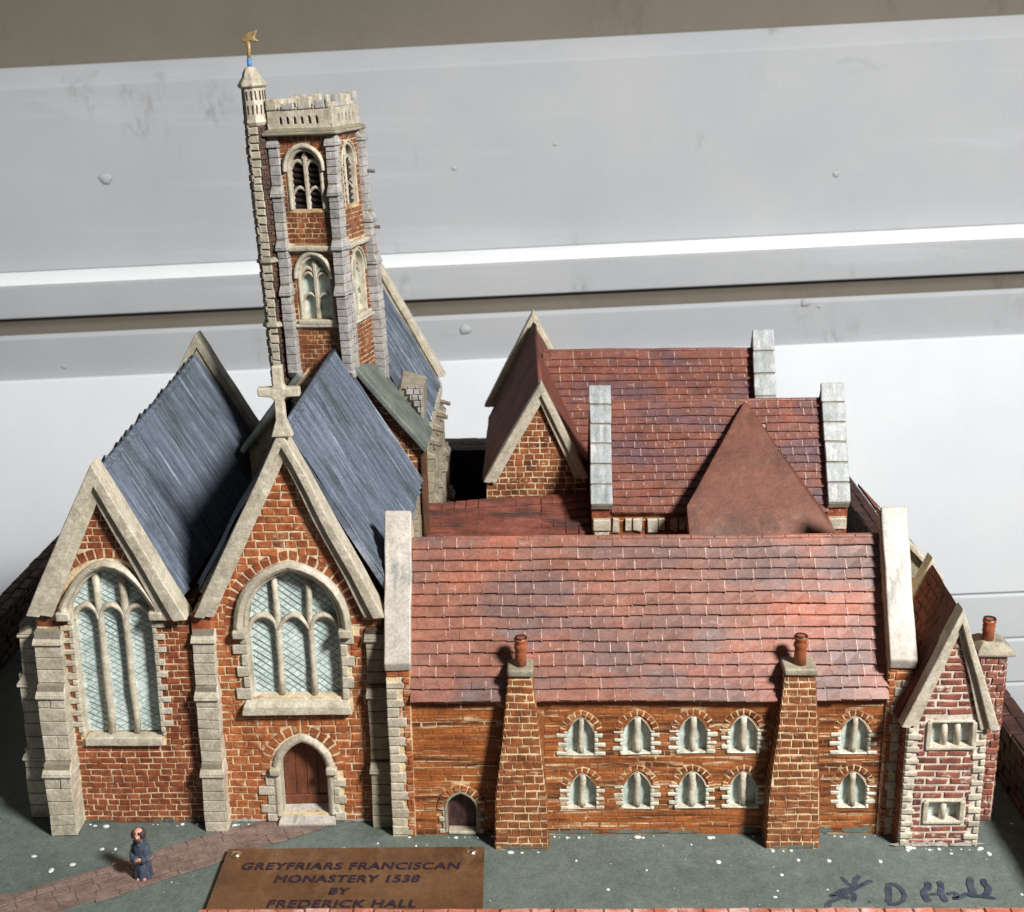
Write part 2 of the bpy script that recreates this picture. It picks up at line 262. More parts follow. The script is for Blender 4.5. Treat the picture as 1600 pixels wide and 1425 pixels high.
def scan(poly, v):
    xs = []
    n = len(poly)
    for i in range(n):
        (x0, y0), (x1, y1) = poly[i], poly[(i + 1) % n]
        if (y0 <= v) != (y1 <= v): xs.append(x0 + (v - y0) / (y1 - y0) * (x1 - x0))
    xs.sort(); return [(xs[i], xs[i + 1]) for i in range(0, len(xs) - 1, 2)]
def sub(iv, cutl):
    for a, b in cutl:
        out = []
        for p, q in iv:
            if b <= p or a >= q: out.append((p, q)); continue
            if a > p: out.append((p, a))
            if b < q: out.append((b, q))
        iv = out
    return iv
def field(outline, holes, v0, v1, h, L, gap=0.06):
    out = []; v = v0; k = 0
    while v < v1 - 0.3 * h:
        hh = min(h * random.uniform(0.92, 1.08), v1 - v); mid = v + hh / 2
        iv = scan(outline, mid); ct = []
        for hl in holes:
            for q in (v + 0.1 * hh, mid, v + 0.9 * hh): ct += scan(hl, q)
        for a, b in sub(iv, ct):
            x = a - (0.5 * L if k % 2 else 0.0) * random.uniform(0.7, 1.2)
            while x < b:
                l = L * random.uniform(0.82, 1.2); e = x + l
                x0, x1 = max(x, a), min(e, b)
                if b - x1 < 0.3 * L: x1 = b; e = b + 1
                if x1 - x0 > 0.14 * L: out.append((x0 + gap / 2, x1 - gap / 2, v + gap / 2, v + hh - gap / 2))
                x = e
        v += hh; k += 1
    return out

def unit_brick(seed):
    rnd = random.Random(seed); me = bpy.data.meshes.new('brick_piece'); j = lambda a: rnd.uniform(-a, a)
    b = [(-0.5 + j(.045), -0.5 + j(.09), 0), (0.5 + j(.045), -0.5 + j(.09), 0), (0.5 + j(.045), 0.5 + j(.09), 0), (-0.5 + j(.045), 0.5 + j(.09), 0)]
    mid = [(p[0], p[1], 0.6) for p in b]
    t = [(p[0] * (0.9 + j(.03)), p[1] * (0.8 + j(.06)), 1.0 + j(.12)) for p in b]
    vs = b + mid + t
    fs = [(0, 1, 5, 4), (1, 2, 6, 5), (2, 3, 7, 6), (3, 0, 4, 7), (4, 5, 9, 8), (5, 6, 10, 9), (6, 7, 11, 10), (7, 4, 8, 11), (8, 9, 10, 11)]
    return vs, fs
UB = [unit_brick(i) for i in range(12)]
def unit_tile(seed):
    rnd = random.Random(seed); j = lambda a: rnd.uniform(-a, a)
    vs = []
    for y, top in ((0.0, 1.0), (0.06, 1.08), (1.0, 0.2)):
        a, b = j(.03), j(.03)
        vs += [(-0.5, y + j(.02), -0.3), (-0.5, y + (a if y < .5 else 0), top * (1 + j(.12)) - (0.25 if y == 0 else 0)), (0.5, y + (b if y < .5 else 0), top * (1 + j(.12)) - (0.25 if y == 0 else 0)), (0.5, y + j(.02), -0.3)]
    fs = [(0, 1, 2, 3)]
    for i in (0, 4): fs += [(i, i + 4, i + 5, i + 1), (i + 1, i + 5, i + 6, i + 2), (i + 2, i + 6, i + 7, i + 3)]
    if seed != 2:
        n = len(vs); y1 = rnd.uniform(.55, .92); y0 = rnd.choice((.0, .0, .12)); sk = j(.03); x0, x1 = .44 + j(.012), .505
        h = lambda y: 1.2 - .86 * y
        vs += [(x0, y0, h(y0)), (x1, y0, h(y0)), (x1 + sk, y1, h(y1)), (x0 + sk, y1, h(y1)), (x0 - .01, y0 - .02, .1), (x1 + .01, y0 - .02, .1)]
        fs += [(n, n + 1, n + 2, n + 3), (n, n + 4, n + 5, n + 1)]
    return vs, fs
UT = [unit_tile(i) for i in range(6)]
MESH = {}
def umesh(kind, i, m):
    key = (kind, i, m)
    if key not in MESH:
        vs, fs = (UB if kind == 'b' else UT)[i]
        me = bpy.data.meshes.new({'b': 'brick_piece', 't': 'tile_piece'}[kind]); me.from_pydata(vs, [], fs); me.update(); me.materials.append(M[m]); MESH[key] = me
        if kind == 't':
            me.materials.append(M['tile_bed'])
            for q in me.polygons[7:]: q.material_index = 1
    return MESH[key]
def pieces(items, kind, name, m, parent, limit, stuffparent=None):
    """items: (origin, U, Vv, N) vectors in cm spanning one piece. the largest get their own object, the rest one mesh"""
    items = sorted(items, key=lambda t: -t[1].length * t[2].length)
    rest = MB(); nick = []
    for k, (o, U, W, N) in enumerate(items):
        i = random.randrange(12 if kind == 'b' else 6)
        dv = 0.075 * noise.noise_vector(o * 0.33); nn = N.normalized(); oo = o + dv - nn * dv.dot(nn)
        if k < limit:
            ob = bpy.data.objects.new(name, umesh(kind, i, m)); col.objects.link(ob); adopt(ob, parent)
            mt = Matrix((U, W, N)).transposed().to_4x4(); mt = Matrix.Scale(S, 4) @ (Matrix.Translation(oo) @ mt); ob.matrix_basis = mt
        else:
            vs, fs = (UB if kind == 'b' else UT)[i]
            nick += [len(rest.f) + q for q in range(7, len(fs))] if kind == 't' else []
            rest.add([oo + U * p[0] + W * p[1] + N * p[2] for p in vs], fs)
    if rest.v:
        o = rest.build(name + 's', m, parent, wp=False); o['kind'] = 'stuff'
        if nick:
            o.data.materials.append(M['tile_bed'])
            for q in nick: o.data.polygons[q].material_index = 1
    return max(0, limit - len(items))
def bricks(rects, fr, m, parent, limit, depth=0.07, name='brick', c0=-0.02, rot=0.022):
    it = []
    for a0, a1, b0, b1 in rects:
        q = random.uniform(-rot, rot); d = depth * random.uniform(0.75, 1.3)
        U = fr.u * (a1 - a0) + fr.v * (q * (a1 - a0)); W = fr.v * (b1 - b0) - fr.u * (q * (b1 - b0))
        it.append((fr.p((a0 + a1) / 2, (b0 + b1) / 2, c0), U, W, fr.n * d))
    return pieces(it, 'b', name, m, parent, limit)

def panel(fr, outline, holes, depth, name, m, parent, back=True):
    """a wall face with real openings, reveals going back by depth"""
    bm = bmesh.new(); loops = []
    for lp in [outline] + holes:
        vs = [bm.verts.new(fr.p(a, b, 0)) for a, b in lp]; loops.append(vs)
        for i in range(len(vs)): bm.edges.new((vs[i], vs[(i + 1) % len(vs)]))
    bmesh.ops.triangle_fill(bm, use_beauty=True, use_dissolve=False, edges=bm.edges[:])
    for vs in loops:
        bk = [bm.verts.new(v.co - fr.n * depth) for v in vs]
        for i in range(len(vs)):
            j = (i + 1) % len(vs); bm.faces.new((vs[i], vs[j], bk[j], bk[i]))
    bmesh.ops.recalc_face_normals(bm, faces=bm.faces)
    for v in bm.verts: d = warp(v.co) - v.co; v.co = (v.co + d - fr.n * d.dot(fr.n)) * S
    me = bpy.data.meshes.new(name); bm.to_mesh(me); bm.free(); me.materials.append(M[m])
    o = bpy.data.objects.new(name, me); col.objects.link(o); adopt(o, parent); return o

def arch(cx, hw, v0, sp, ap, n=7):
    """open outline, bottom left round to bottom right"""
    h = ap - sp; L = []
    for i in range(n + 1):
        t = i / n
        if h >= hw:
            R = (hw * hw + h * h) / (2 * hw); a1 = math.acos(max(-1, min(1, (R - hw) / R))); a = a1 * t
            L.append((cx - hw + R - R * cos(a), sp + R * sin(a)))
        else:
            x = -hw * cos(t * pi / 2); L.append((cx + x, sp + h * (1 - (abs(x) / hw) ** 1.9)))
    L[-1] = (cx, ap)
    Rr = [(2 * cx - x, y) for x, y in L[:-1]][::-1]
    return [(cx - hw, v0)] + L + Rr + [(cx + hw, v0)]
def arch_h(cx, hw, sp, ap, x):
    pts = arch(cx, hw, sp - 1, sp, ap, 12)
    for i in range(len(pts) - 1):
        if pts[i][0] <= x <= pts[i + 1][0] and pts[i + 1][0] > pts[i][0]:
            t = (x - pts[i][0]) / (pts[i + 1][0] - pts[i][0]); return pts[i][1] + t * (pts[i + 1][1] - pts[i][1])
    return sp
def band(mb, fr, pin, pout, c0, c1, ridge=0.0):
    n = len(pin); base = len(mb.v); K = 5
    for (a, b), (c, d) in zip(pin, pout):
        e, g = (a + c) / 2, (b + d) / 2
        mb.v += [fr.p(a, b, c0), fr.p(a, b, c1 - ridge), fr.p(e, g, c1), fr.p(c, d, c1 - ridge), fr.p(c, d, c0)]
    for i in range(n - 1):
        p, q = base + i * K, base + (i + 1) * K
        for k in range(K - 1): mb.f.append((p + k, p + k + 1, q + k + 1, q + k))
    mb.f.append(tuple(base + k for k in range(K))); e = base + (n - 1) * K; mb.f.append(tuple(e + k for k in range(K))[::-1])
    return mb
def fbox(mb, fr, a0, a1, b0, b1, c0, c1):
    return mb.hexa([fr.p(a0, b0, c0), fr.p(a1, b0, c0), fr.p(a1, b0, c1), fr.p(a0, b0, c1), fr.p(a0, b1, c0), fr.p(a1, b1, c0), fr.p(a1, b1, c1), fr.p(a0, b1, c1)])
def inside(poly, x, y):
    c = False; n = len(poly)
    for i in range(n):
        (x0, y0), (x1, y1) = poly[i], poly[(i + 1) % n]
        if (y0 > y) != (y1 > y) and x < (x1 - x0) * (y - y0) / (y1 - y0) + x0: c = not c
    return c
def lattice(fr, poly, c, pitch, slope, parent, w=0.035):
    mb = MB(); xs = [p[0] for p in poly]; ys = [p[1] for p in poly]
    for sgn in (1, -1):
        d = V((1, sgn * slope)).normalized(); nn = V((-d.y, d.x)); ctr = V(((min(xs) + max(xs)) / 2, (min(ys) + max(ys)) / 2)); R = hypot(max(xs) - min(xs), max(ys) - min(ys))
        k = -int(R / pitch) - 1
        while k * pitch < R:
            o = ctr + nn * (k * pitch + random.uniform(-.04, .04)); st = None; last = None; N = 60; dd = (d + nn * random.uniform(-.05, .05))
            for i in range(N + 1):
                q = o + dd * (R * (2 * i / N - 1)); ins = inside(poly, q.x, q.y)
                if ins and st is None: st = q
                if ins: last = q
                if (not ins or i == N) and st is not None:
                    if (last - st).length > 0.2:
                        z = nn * w / 2
                        mb.hexa([fr.p(*(st - z), c), fr.p(*(last - z), c), fr.p(*(last + z), c), fr.p(*(st + z), c), fr.p(*(st - z), c + 0.03), fr.p(*(last - z), c + 0.03), fr.p(*(last + z), c + 0.03), fr.p(*(st + z), c + 0.03)])
                    st = None
            k += 1
    if mb.v: mb.build('lattice', 'lattice', parent)
def pane(fr, poly, c, m, parent, thick=0.06):
    mb = MB().prism([fr.p(a, b, c + random.uniform(-.015, .015)) for a, b in poly], -fr.n * thick); return mb.build('pane', m, parent)
def voussoirs(fr, cx, hw, sp, ap, g0, g1, m, parent, n=8, depth=0.07, low=None, name='voussoir'):
    a = arch(cx, hw + g0, sp, sp, ap + g0, n)[1:-1]; b = arch(cx, hw + g1, sp, sp, ap + g1, n)[1:-1]
    band(MB(), fr, a, b, -0.05, 0.03).build('arch_bed', 'mortar', parent)
    for i in range(len(a) - 1):
        t = 0.11 * random.uniform(.7, 1.3)
        q = [V(a[i]).lerp(V(a[i + 1]), t), V(a[i]).lerp(V(a[i + 1]), 1 - t), V(b[i]).lerp(V(b[i + 1]), 1 - t), V(b[i]).lerp(V(b[i + 1]), t)]
        d = depth * random.uniform(.8, 1.2)
        mb = MB().hexa([fr.p(p.x, p.y, -0.02) for p in q] + [fr.p(p.x, p.y, d) for p in q]); mb.build(name, m, parent, bevel=0.03)
def quoins(fr, side, xin, v0, v1, h, l0, l1, m, parent, depth=0.16, gap=0.05, c0=-0.05, bev=0.06):
    v = v0; k = random.randrange(2)
    while v < v1 - 0.3 * h:
        hh = min(h * random.uniform(.88, 1.12), v1 - v); l = (l1 if k % 2 else l0) * random.uniform(.85, 1.15)
        a0, a1 = (xin - l, xin) if side < 0 else (xin, xin + l)
        fbox(MB(), fr, a0, a1, v + gap / 2, v + hh - gap / 2, c0, depth * random.uniform(.85, 1.15)).build('quoin', m, parent, bevel=bev)
        v += hh; k += 1
def buttress(th, fr, a0, a1, stages, h, m, jm, split=0.0, top=None, taper=0.0, name='buttress', back=-0.3):
    """stages: (v0, v1, projection) from the ground up; sloped weathering between them"""
    core = MB()
    for i, (v0, v1, d) in enumerate(stages): fbox(core, fr, a0 + 0.05, a1 - 0.05, v0, v1, back, d - 0.07)
    b = core.build(name, jm, th)
    for i, (v0, v1, d) in enumerate(stages):
        v = v0; nxt = stages[i + 1][2] if i + 1 < len(stages) else 0.0
        wh = min(0.85, (v1 - v0) * 0.3)
        while v < v1 - wh - 0.05:
            hh = min(h * random.uniform(.85, 1.15), v1 - wh - v)
            if v1 - wh - v - hh < 0.3 * h: hh = v1 - wh - v
            sp = [a0, a1]
            if split and d > 0.9 and random.random() < split: sp = [a0, a0 + (a1 - a0) * random.uniform(.38, .62), a1]
            for q in range(len(sp) - 1):
                j = random.uniform(-.03, .03)
                fbox(MB(), fr, sp[q] + (0.02 if q else 0) + j * .5, sp[q + 1] + j * .5, v + 0.025, v + hh - 0.025, back, d + j).build('stone', m, b, bevel=0.04)
            v += hh
        e = 0.1
        q = [fr.p(a0 - e, v + 0.02, back), fr.p(a1 + e, v + 0.02, back), fr.p(a1 + e, v + 0.02, d + 0.14), fr.p(a0 - e, v + 0.02, d + 0.14),
             fr.p(a0, v1, back), fr.p(a1, v1, back), fr.p(a1, v1, nxt + 0.03), fr.p(a0, v1, nxt + 0.03)]
        q2 = [p.copy() for p in q]
        mb = MB(); mid = [fr.p(a0 - e, v + 0.22, back), fr.p(a1 + e, v + 0.22, back), fr.p(a1 + e, v + 0.22, d + 0.14), fr.p(a0 - e, v + 0.22, d + 0.14)]
        mb.hexa(q[:4] + mid); mb.hexa([p.copy() for p in mid] + q[4:]); mb.build('weathering', m, b, bevel=0.06)
    return b
def lead_roof(th, A, B, C, D, n, m='lead', name='roof', core=0.35, rag=0.12):
    """right slope: A ridge front, B ridge back, C eave back, D eave front"""
    A, B, C, D = map(V, (A, B, C, D)); nr = (B - A).cross(D - A).normalized()
    if nr.z < 0: nr = -nr
    roof = MB().prism([A - nr * .05, B - nr * .05, C - nr * .05, D - nr * .05], -nr * core).build(name, m, th)
    for i in range(n):
        t0, t1 = i / n, (i + 1) / n + 0.004
        mb = MB(); ro = random.uniform(-.04, .05); K = 10
        e0, e1 = random.uniform(-rag, rag) * .3, random.uniform(-rag, rag)
        ph = random.uniform(.6, 1.3)
        for s in range(K + 1):
            f = s / K; f2 = f + (e0 * .03 if s == 0 else 0) + (e1 * .08 if s == K else 0)
            for w, hgt in ((0, 0), (.25, .05), (.5, .07), (.72, .1 * ph), (.85, .24 * ph), (.95, .2 * ph), (1, .02)):
                t = t0 + (t1 - t0) * w
                p = A.lerp(B, t).lerp(D.lerp(C, t), f2); wob = noise.noise(p * .6 + V((i * 3.1, 0, 0))) * .07
                mb.v.append(p + nr * (hgt + ro * .6 + wob))
        W = 7
        for s in range(K):
            for w in range(W - 1): a = s * W + w; mb.f.append((a, a + 1, a + W + 1, a + W))
        mb.build('roof_sheet', m, roof, smooth=True)
    return roof
def tile_roof(th, P0, U, Vv, rows, tw, m, limit, bed='tile_bed', name='roof', thick=0.2, gap=-0.01, skip=None, core=0.4, rough=0.05):
    P0, U, Vv = V(P0), V(U), V(Vv); u = U.normalized(); v = Vv.normalized(); n = u.cross(v).normalized()
    roof = MB().prism([P0, P0 + U, P0 + U + Vv, P0 + Vv], -n * core).build(name, bed, th, wp=False)
    rl = Vv.length / rows; it = []; LU = U.length; v0 = 0
    for r in range(rows):
        rr = rl * random.uniform(.92, 1.08) if r < rows - 1 else Vv.length - v0
        x = -random.uniform(0, .9) * tw; wob = [random.uniform(-rough, rough) for _ in range(3)]
        while x < LU:
            w = tw * random.uniform(.8, 1.2); x0, x1 = max(0, x), min(LU, x + w)
            if LU - x1 < .35 * tw: x1 = LU; w = LU
            if x1 - x0 > .15 * tw and not (skip and skip((x0 + x1) / 2, v0 + rr / 2)):
                f = (x0 + x1) / 2 / LU; dz = wob[0] * sin(f * 9 + wob[1] * 40) + random.uniform(-.012, .012)
                it.append((P0 + u * ((x0 + x1) / 2) + v * (v0 + dz) + n * 0.02, u * (x1 - x0 - gap), v * (rr * 1.1), n * thick * random.uniform(.85, 1.2)))
            x += w
        v0 += rr
    left = pieces(it, 't', 'tile', m, roof, limit)
    return roof
def gable_coping(th, fr, fl, ap, frt, w, c0, c1, m='stone', mould=0.45):
    """outer slab plus a stepped inner moulding"""
    (ax, ay), (bx, by), (cx, cy) = fl, ap, frt
    drop = lambda p, d: (p[0], p[1] - d)
    def inn(d):   # offset inwards
        sl = hypot(bx - ax, by - ay) / (bx - ax); sr = hypot(cx - bx, by - cy) / (cx - bx)
        return [(ax + d * 1.05 * sl * .55, ay - d * .15), (bx, by - d * (sl + sr) / 2), (cx - d * 1.05 * sr * .55, cy - d * .15)]
    mb = band(MB(), fr, inn(w * .55), [fl, ap, frt], c0, c1)
    o = mb.build('coping', m, th, bevel=0.08, cut=2.2)
    band(MB(), fr, inn(w), inn(w * .5), c0 * .3, c1 - .28).build('moulding', m, o, bevel=0.06, cut=2.2)
    return o

# ------------------------------------------------------------------ the setting
g = MB().box(-43.5, 32, 58, 146, -3, 0).build('ground', 'ground', bevel=0.1, wp=False); tag(g, kind='structure')
t = MB().box(-41, 30, 60, 144, -9, -3.02).build('table', 'plywood', wp=False); tag(t, kind='structure')

# path of small setts
pth_pts = [(-34.5, 63.3), (-16.93, 73.6), (-12.3, 73.9), (-18.68, 69.0), (-30.6, 62.1)]
pb = MB().prism([(x, y, 0.0) for x, y in [(-36, 62.4), (-17.0, 73.4), (-12.4, 73.4), (-18.68, 69.0), (-32, 61.2)]], (0, 0, 0.05)).build('path', 'path_bed', wp=False); tag(pb, kind='structure')
d = (V((-12.6, 73.6)) - V((-31, 61.8))).normalized(); dn = V((-d.y, d.x))
pf = Fr((-31, 61.8, 0.05), (d.x, d.y, 0), (dn.x, dn.y, 0), (0, 0, 1))
def toloc(x, y): q = V((x, y)) - V((-31, 61.8)); return (q.dot(d), q.dot(dn))
poly = [toloc(*p) for p in [(-36, 62.4), (-17.0, 73.35), (-12.5, 73.35), (-18.68, 69.0), (-32, 61.2)]]
ys = [p[1] for p in poly]
bricks(field(poly, [], min(ys), max(ys), 0.62, 1.15, 0.045), pf, 'path', pb, 300, depth=0.03, c0=0.0, name='sett', rot=0.006)

# paint flecks on the board
rf = random.Random(5); mb = MB()
for x, y, r in [(10.46, 68.74, 0.2), (15.17, 68.91, 0.13), (16.95, 68.84, 0.16), (19.93, 68.76, 0.2), (13.94, 67.45, 0.13), (13.2, 65.32, 0.14), (13.45, 65.91, 0.1), (21.99, 70.2, 0.3), (23.71, 69.99, 0.2), (26.51, 69.51, 0.2), (24.29, 69.52, 0.13), (25.01, 70.79, 0.1), (-30.3, 69.53, 0.22), (-28.76, 68.09, 0.25), (-27.7, 68.67, 0.28), (-26.43, 70.25, 0.15), (-25.61, 70.25, 0.13), (-22.22, 72.94, 0.15), (-25.21, 68.65, 0.2), (-17.65, 67.78, 0.13), (-13.88, 65.0, 0.25), (-11.8, 70.24, 0.18), (-9.81, 70.77, 0.12), (-7.47, 70.49, 0.1), (2.12, 68.91, 0.12), (6.19, 67.93, 0.1), (3.85, 66.07, 0.12), (9.08, 70.53, 0.1)]:
    mb.blob((x, y, 0.01), (r * rf.uniform(.7, 1.1), r * rf.uniform(.6, 1.2), 0.05), 8, 4)
for k in range(70):
    x, y = rf.uniform(-41, 29), 62.5 + 13 * rf.random() ** 1.5; r = 0.03 + 0.07 * rf.random() ** 3
    mb.blob((x, y, 0.0), (r, r * rf.uniform(.6, 1.5), 0.02), 6, 4)
o = mb.build('paint_flecks', 'fleck', g, smooth=True, wp=False); o['kind'] = 'stuff'

# handwritten signature on the board
mb = MB()
lay = [0]
def stroke(pts, w=0.16):
    lay[0] += 1; z = V((0, 0, .01 + .004 * lay[0])); src = [V((p[0], p[1], 0)) for p in pts]; P = []
    for i in range(len(src) - 1):
        p0, p1, p2, p3 = src[max(i - 1, 0)], src[i], src[i + 1], src[min(i + 2, len(src) - 1)]
        for k in range(6):
            t = k / 6; P.append(.5 * ((2 * p1) + (p2 - p0) * t + (2 * p0 - 5 * p1 + 4 * p2 - p3) * t * t + (3 * p1 - p0 - 3 * p2 + p3) * t ** 3))
    P.append(src[-1]); n = len(P); base = len(mb.v)
    for i, p in enumerate(P):
        tg = (P[min(i + 1, n - 1)] - P[max(i - 1, 0)]).normalized(); nn = V((-tg.y, tg.x, 0)); e = min(1, .45 + min(i, n - 1 - i) * .3); ww = w * .8 * e * (1 + .18 * noise.noise(p * 2.5))
        mb.v += [p + nn * ww + z, p - nn * ww + z]
    for i in range(n - 1): a = base + 2 * i; mb.f.append((a, a + 1, a + 3, a + 2))
stroke([(17.32, 67.25), (17.43, 66.94), (17.56, 66.51), (17.7, 66.48)]); stroke([(18.43, 67.31), (18.16, 67.06), (18.0, 66.69), (17.77, 66.26), (17.57, 65.9), (17.64, 65.42), (17.45, 64.83)], .2)
stroke([(19.02, 66.84), (18.57, 66.62), (18.03, 66.2), (17.65, 65.96), (17.27, 66.02), (16.76, 65.66), (16.38, 65.42), (16.75, 65.3), (17.32, 65.6)], .2); stroke([(17.61, 65.96), (17.16, 65.54), (16.56, 65.07), (16.09, 64.72), (15.84, 64.02)], .2); stroke([(16.51, 65.19), (16.97, 65.3), (17.37, 65.18)], .2)
stroke([(18.33, 64.88), (18.43, 64.82)], .14)
stroke([(19.91, 66.62), (19.72, 66.01), (19.61, 65.41), (19.39, 64.7)], .22); stroke([(19.82, 66.56), (20.19, 66.43), (20.44, 66.01), (20.47, 65.41), (20.22, 64.88), (19.8, 64.64), (19.36, 64.59)], .17)
stroke([(22.14, 66.67), (21.99, 66.12), (21.67, 65.76), (21.61, 65.28), (21.69, 64.81)], .24); stroke([(22.83, 66.79), (22.76, 66.18), (22.61, 65.76), (22.61, 65.28), (22.62, 64.81)], .22); stroke([(21.68, 65.4), (22.11, 65.52), (22.5, 65.52)], .14)
stroke([(22.9, 65.52), (23.29, 65.64), (23.43, 65.4), (23.2, 65.1), (23.59, 65.22), (23.97, 65.51), (24.22, 65.39), (24.89, 65.27), (25.48, 65.09)], .17); stroke([(24.73, 67.15), (24.44, 66.35), (24.4, 65.75), (24.23, 65.21)], .24); stroke([(25.4, 66.96), (25.28, 66.47), (25.38, 66.11), (25.24, 65.69), (24.89, 65.27)], .22)
mb.build('signature', 'ink', g, wp=False)

# low border walls round the board
def border(label, x0, x1, y0, y1, h, m, jm, top_len, vertical, group='low border walls round the board'):
    th = thing('border_wall', label, 'border wall', ((x0 + x1) / 2, (y0 + y1) / 2, 0), group)
    core = MB().box(x0 + .05, x1 - .05, y0 + .05, y1 - .05, 0, h - .06).build('wall', jm, th, cut=6)
    if vertical:
        ft = Fr((x0, 0, h), (0, 1, 0), (-1, 0, 0), (0, 0, 1))
        bricks(field([(y0, -(x1 - x0)), (y1, -(x1 - x0)), (y1, 0), (y0, 0)], [], -(x1 - x0), 0, (x1 - x0) / 2, top_len, .1), ft, m, core, 60, .1, c0=-.05)
        for xx, nx in ((x0, -1), (x1, 1)):
            fs = Fr((xx, 0, 0), (0, 1, 0), (0, 0, 1), (nx, 0, 0))
            bricks(field([(y0, 0), (y1, 0), (y1, h), (y0, h)], [], 0, h, .75, 2.0, .1), fs, m, core, 40, .1, c0=-.05)
    else:
        ft = Fr((0, y0, h), (1, 0, 0), (0, 1, 0), (0, 0, 1))
        bricks(field([(x0, 0), (x1, 0), (x1, y1 - y0), (x0, y1 - y0)], [], 0, y1 - y0, .7, top_len, .1), ft, m, core, 90, .1, c0=-.05)
        fs = Fr((0, y1 if m == 'border_front' else y0, 0), (1, 0, 0), (0, 0, 1), (0, 1 if m == 'border_front' else -1, 0))
        bricks(field([(x0, 0), (x1, 0), (x1, h), (x0, h)], [], 0, h, .6, top_len, .1), fs, m, core, 30, .1, c0=-.05)
    return th
border('dark brown border wall along the left edge of the board', -43.6, -41.9, 60.3, 145, 4, 'border', 'border_joint_shade', 2.2, True)
border('dark brown border wall along the right edge behind the small gabled house', 29.8, 31.6, 62.4, 145, 4, 'border', 'border_joint_shade', 2.2, True)
border('border wall at the far back edge of the board with its shadow painted into the bricks', -41.8, 29.7, 143.4, 145, 4, 'border_joint_shade', 'border_joint_shade', 2.4, False)  # bricks in the joint black, so the wall's shadow is in its colour
border('salmon pink border wall along the front edge below the signature', -18.5, 31.6, 59.4, 62.25, 1.5, 'border_front', 'border_front', 1.3, False)

# painted boards of the room behind
Z0 = 0.037
def wz(x): return Z0 * x
def wallboard(name, prof, m, x0=-190, x1=190):
    """prof: closed (y, z) outline swept along x, the boards hang slightly off level"""
    mb = MB().prism([(x0, y, z + wz(x0)) for y, z in prof], (x1 - x0, 0, wz(x1) - wz(x0))); o = mb.build(name, m, bevel=0.25, wp=False); tag(o, kind='structure'); return o
wallboard('wall', [(206, -200), (206, 160), (212, 160), (212, -200)], 'taupe')
b1 = wallboard('wall_board', [(200, 17.4), (200, 43.9), (202.8, 46.8), (205.9, 46.8), (205.9, 17.4)], 'grey_wall')
wallboard('ledge', [(196.2, 11.0), (196.2, 15.9), (205.9, 15.9), (205.9, 11.0)], 'grey_wall')
wallboard('ledge_bead', [(196.1, 15.92), (199.9, 17.38), (205.8, 17.38), (205.8, 15.92)], 'ledge_lit')
wallboard('wall_strip', [(197.5, 0), (197.5, 10.95), (205.9, 10.95), (205.9, 0)], 'taupe')
b2 = wallboard('wall_board', [(196.7, -12), (196.7, 7.8), (197.2, 8.35), (197.45, 8.35), (197.45, -12)], 'grey_wall')
wallboard('wall_panel', [(195.5, 1.7), (185, -34.7), (190, -34.7), (205.9, -13), (196.65, 1.7)], 'white_wall')
for i in range(7):
    z1 = -34.9 - i * 7.3; wallboard('shiplap_board', [(185, z1 - 7.15), (185, z1 - .25), (185.4, z1), (190, z1), (190, z1 - 7.15)], 'white_wall')
wallboard('wall_backing', [(189.9, -100), (189.9, -35.1), (191.5, -35.1), (191.5, -100)], 'grey_wall')
def wdot(q, r, parent, flat=.35):
    x = q[0]
    MB().lathe((0, 0, 0), [(1, 0), (.95, .3), (.6, .75), (.15, .9)], 12, 1, 1, lambda a, z: 1 + .12 * sin(a * 3 + x) + .06 * sin(a * 5)).tilt(q, r, flat).build('paint_drip', 'grey_wall', parent, smooth=True, wp=False)
for q, r in (((-63.0, 199.9, 28.21), 1.0), ((44.0, 199.9, 27.58), 0.55), ((3.11, 199.9, 32.36), 0.35), ((-11.67, 199.9, 29.07), 0.4)): wdot(q, r, b1)
for q, r in (((-10.46, 196.6, 5.79), 0.9), ((39.82, 196.6, 9.3), 0.75), ((41.82, 196.6, 8.71), 0.3), ((-71.1, 196.6, 0.73), 0.4)): wdot(q, r, b2)

# ------------------------------------------------------------------ nave with cross
YF = 73.2
nave = thing('nave', 'tall brick church front with arched window, door and stone cross on its gable', 'church', (-14.9, 84, 0))
F = front(YF)
wout = arch(-14.55, 2.72, 8.6, 13.4, 16.7)
dout = arch(-14.5, 1.5, 0.55, 3.6, 5.6)
outline = [(-20.45, 0), (-9.3, 0), (-9.3, 14.1), (-14.6, 24.6), (-20.45, 14.2)]
wall = panel(F, outline, [wout, dout], 1.0, 'wall', 'mortar', nave)
hl = [arch(-14.55, 4.0, 7.65, 13.3, 17.9), [(-18.1, 7.6), (-11.0, 7.6), (-11.0, 13.2), (-18.1, 13.2)], arch(-14.5, 2.55, -.1, 3.7, 6.75), [(-17.2, -.1), (-11.95, -.1), (-11.95, 4.1), (-17.2, 4.1)]]
hl2 = [arch(-14.55, 3.95, 13.0, 13.3, 17.9), [(-17.9, 7.6), (-11.2, 7.6), (-11.2, 13.2), (-17.9, 13.2)], arch(-14.5, 2.5, 3.6, 3.7, 6.7), [(-16.9, -.1), (-12.1, -.1), (-12.1, 4.1), (-16.9, 4.1)]]
left = bricks(field(outline, hl2, 0.0, 24.2, 0.5, 0.82, 0.08), F, 'brick', wall, 300)
MB().box(-20.3, -9.4, YF + 1.02, 94, 0, 14).build('side_wall', 'brick_streak', nave, cut=5)

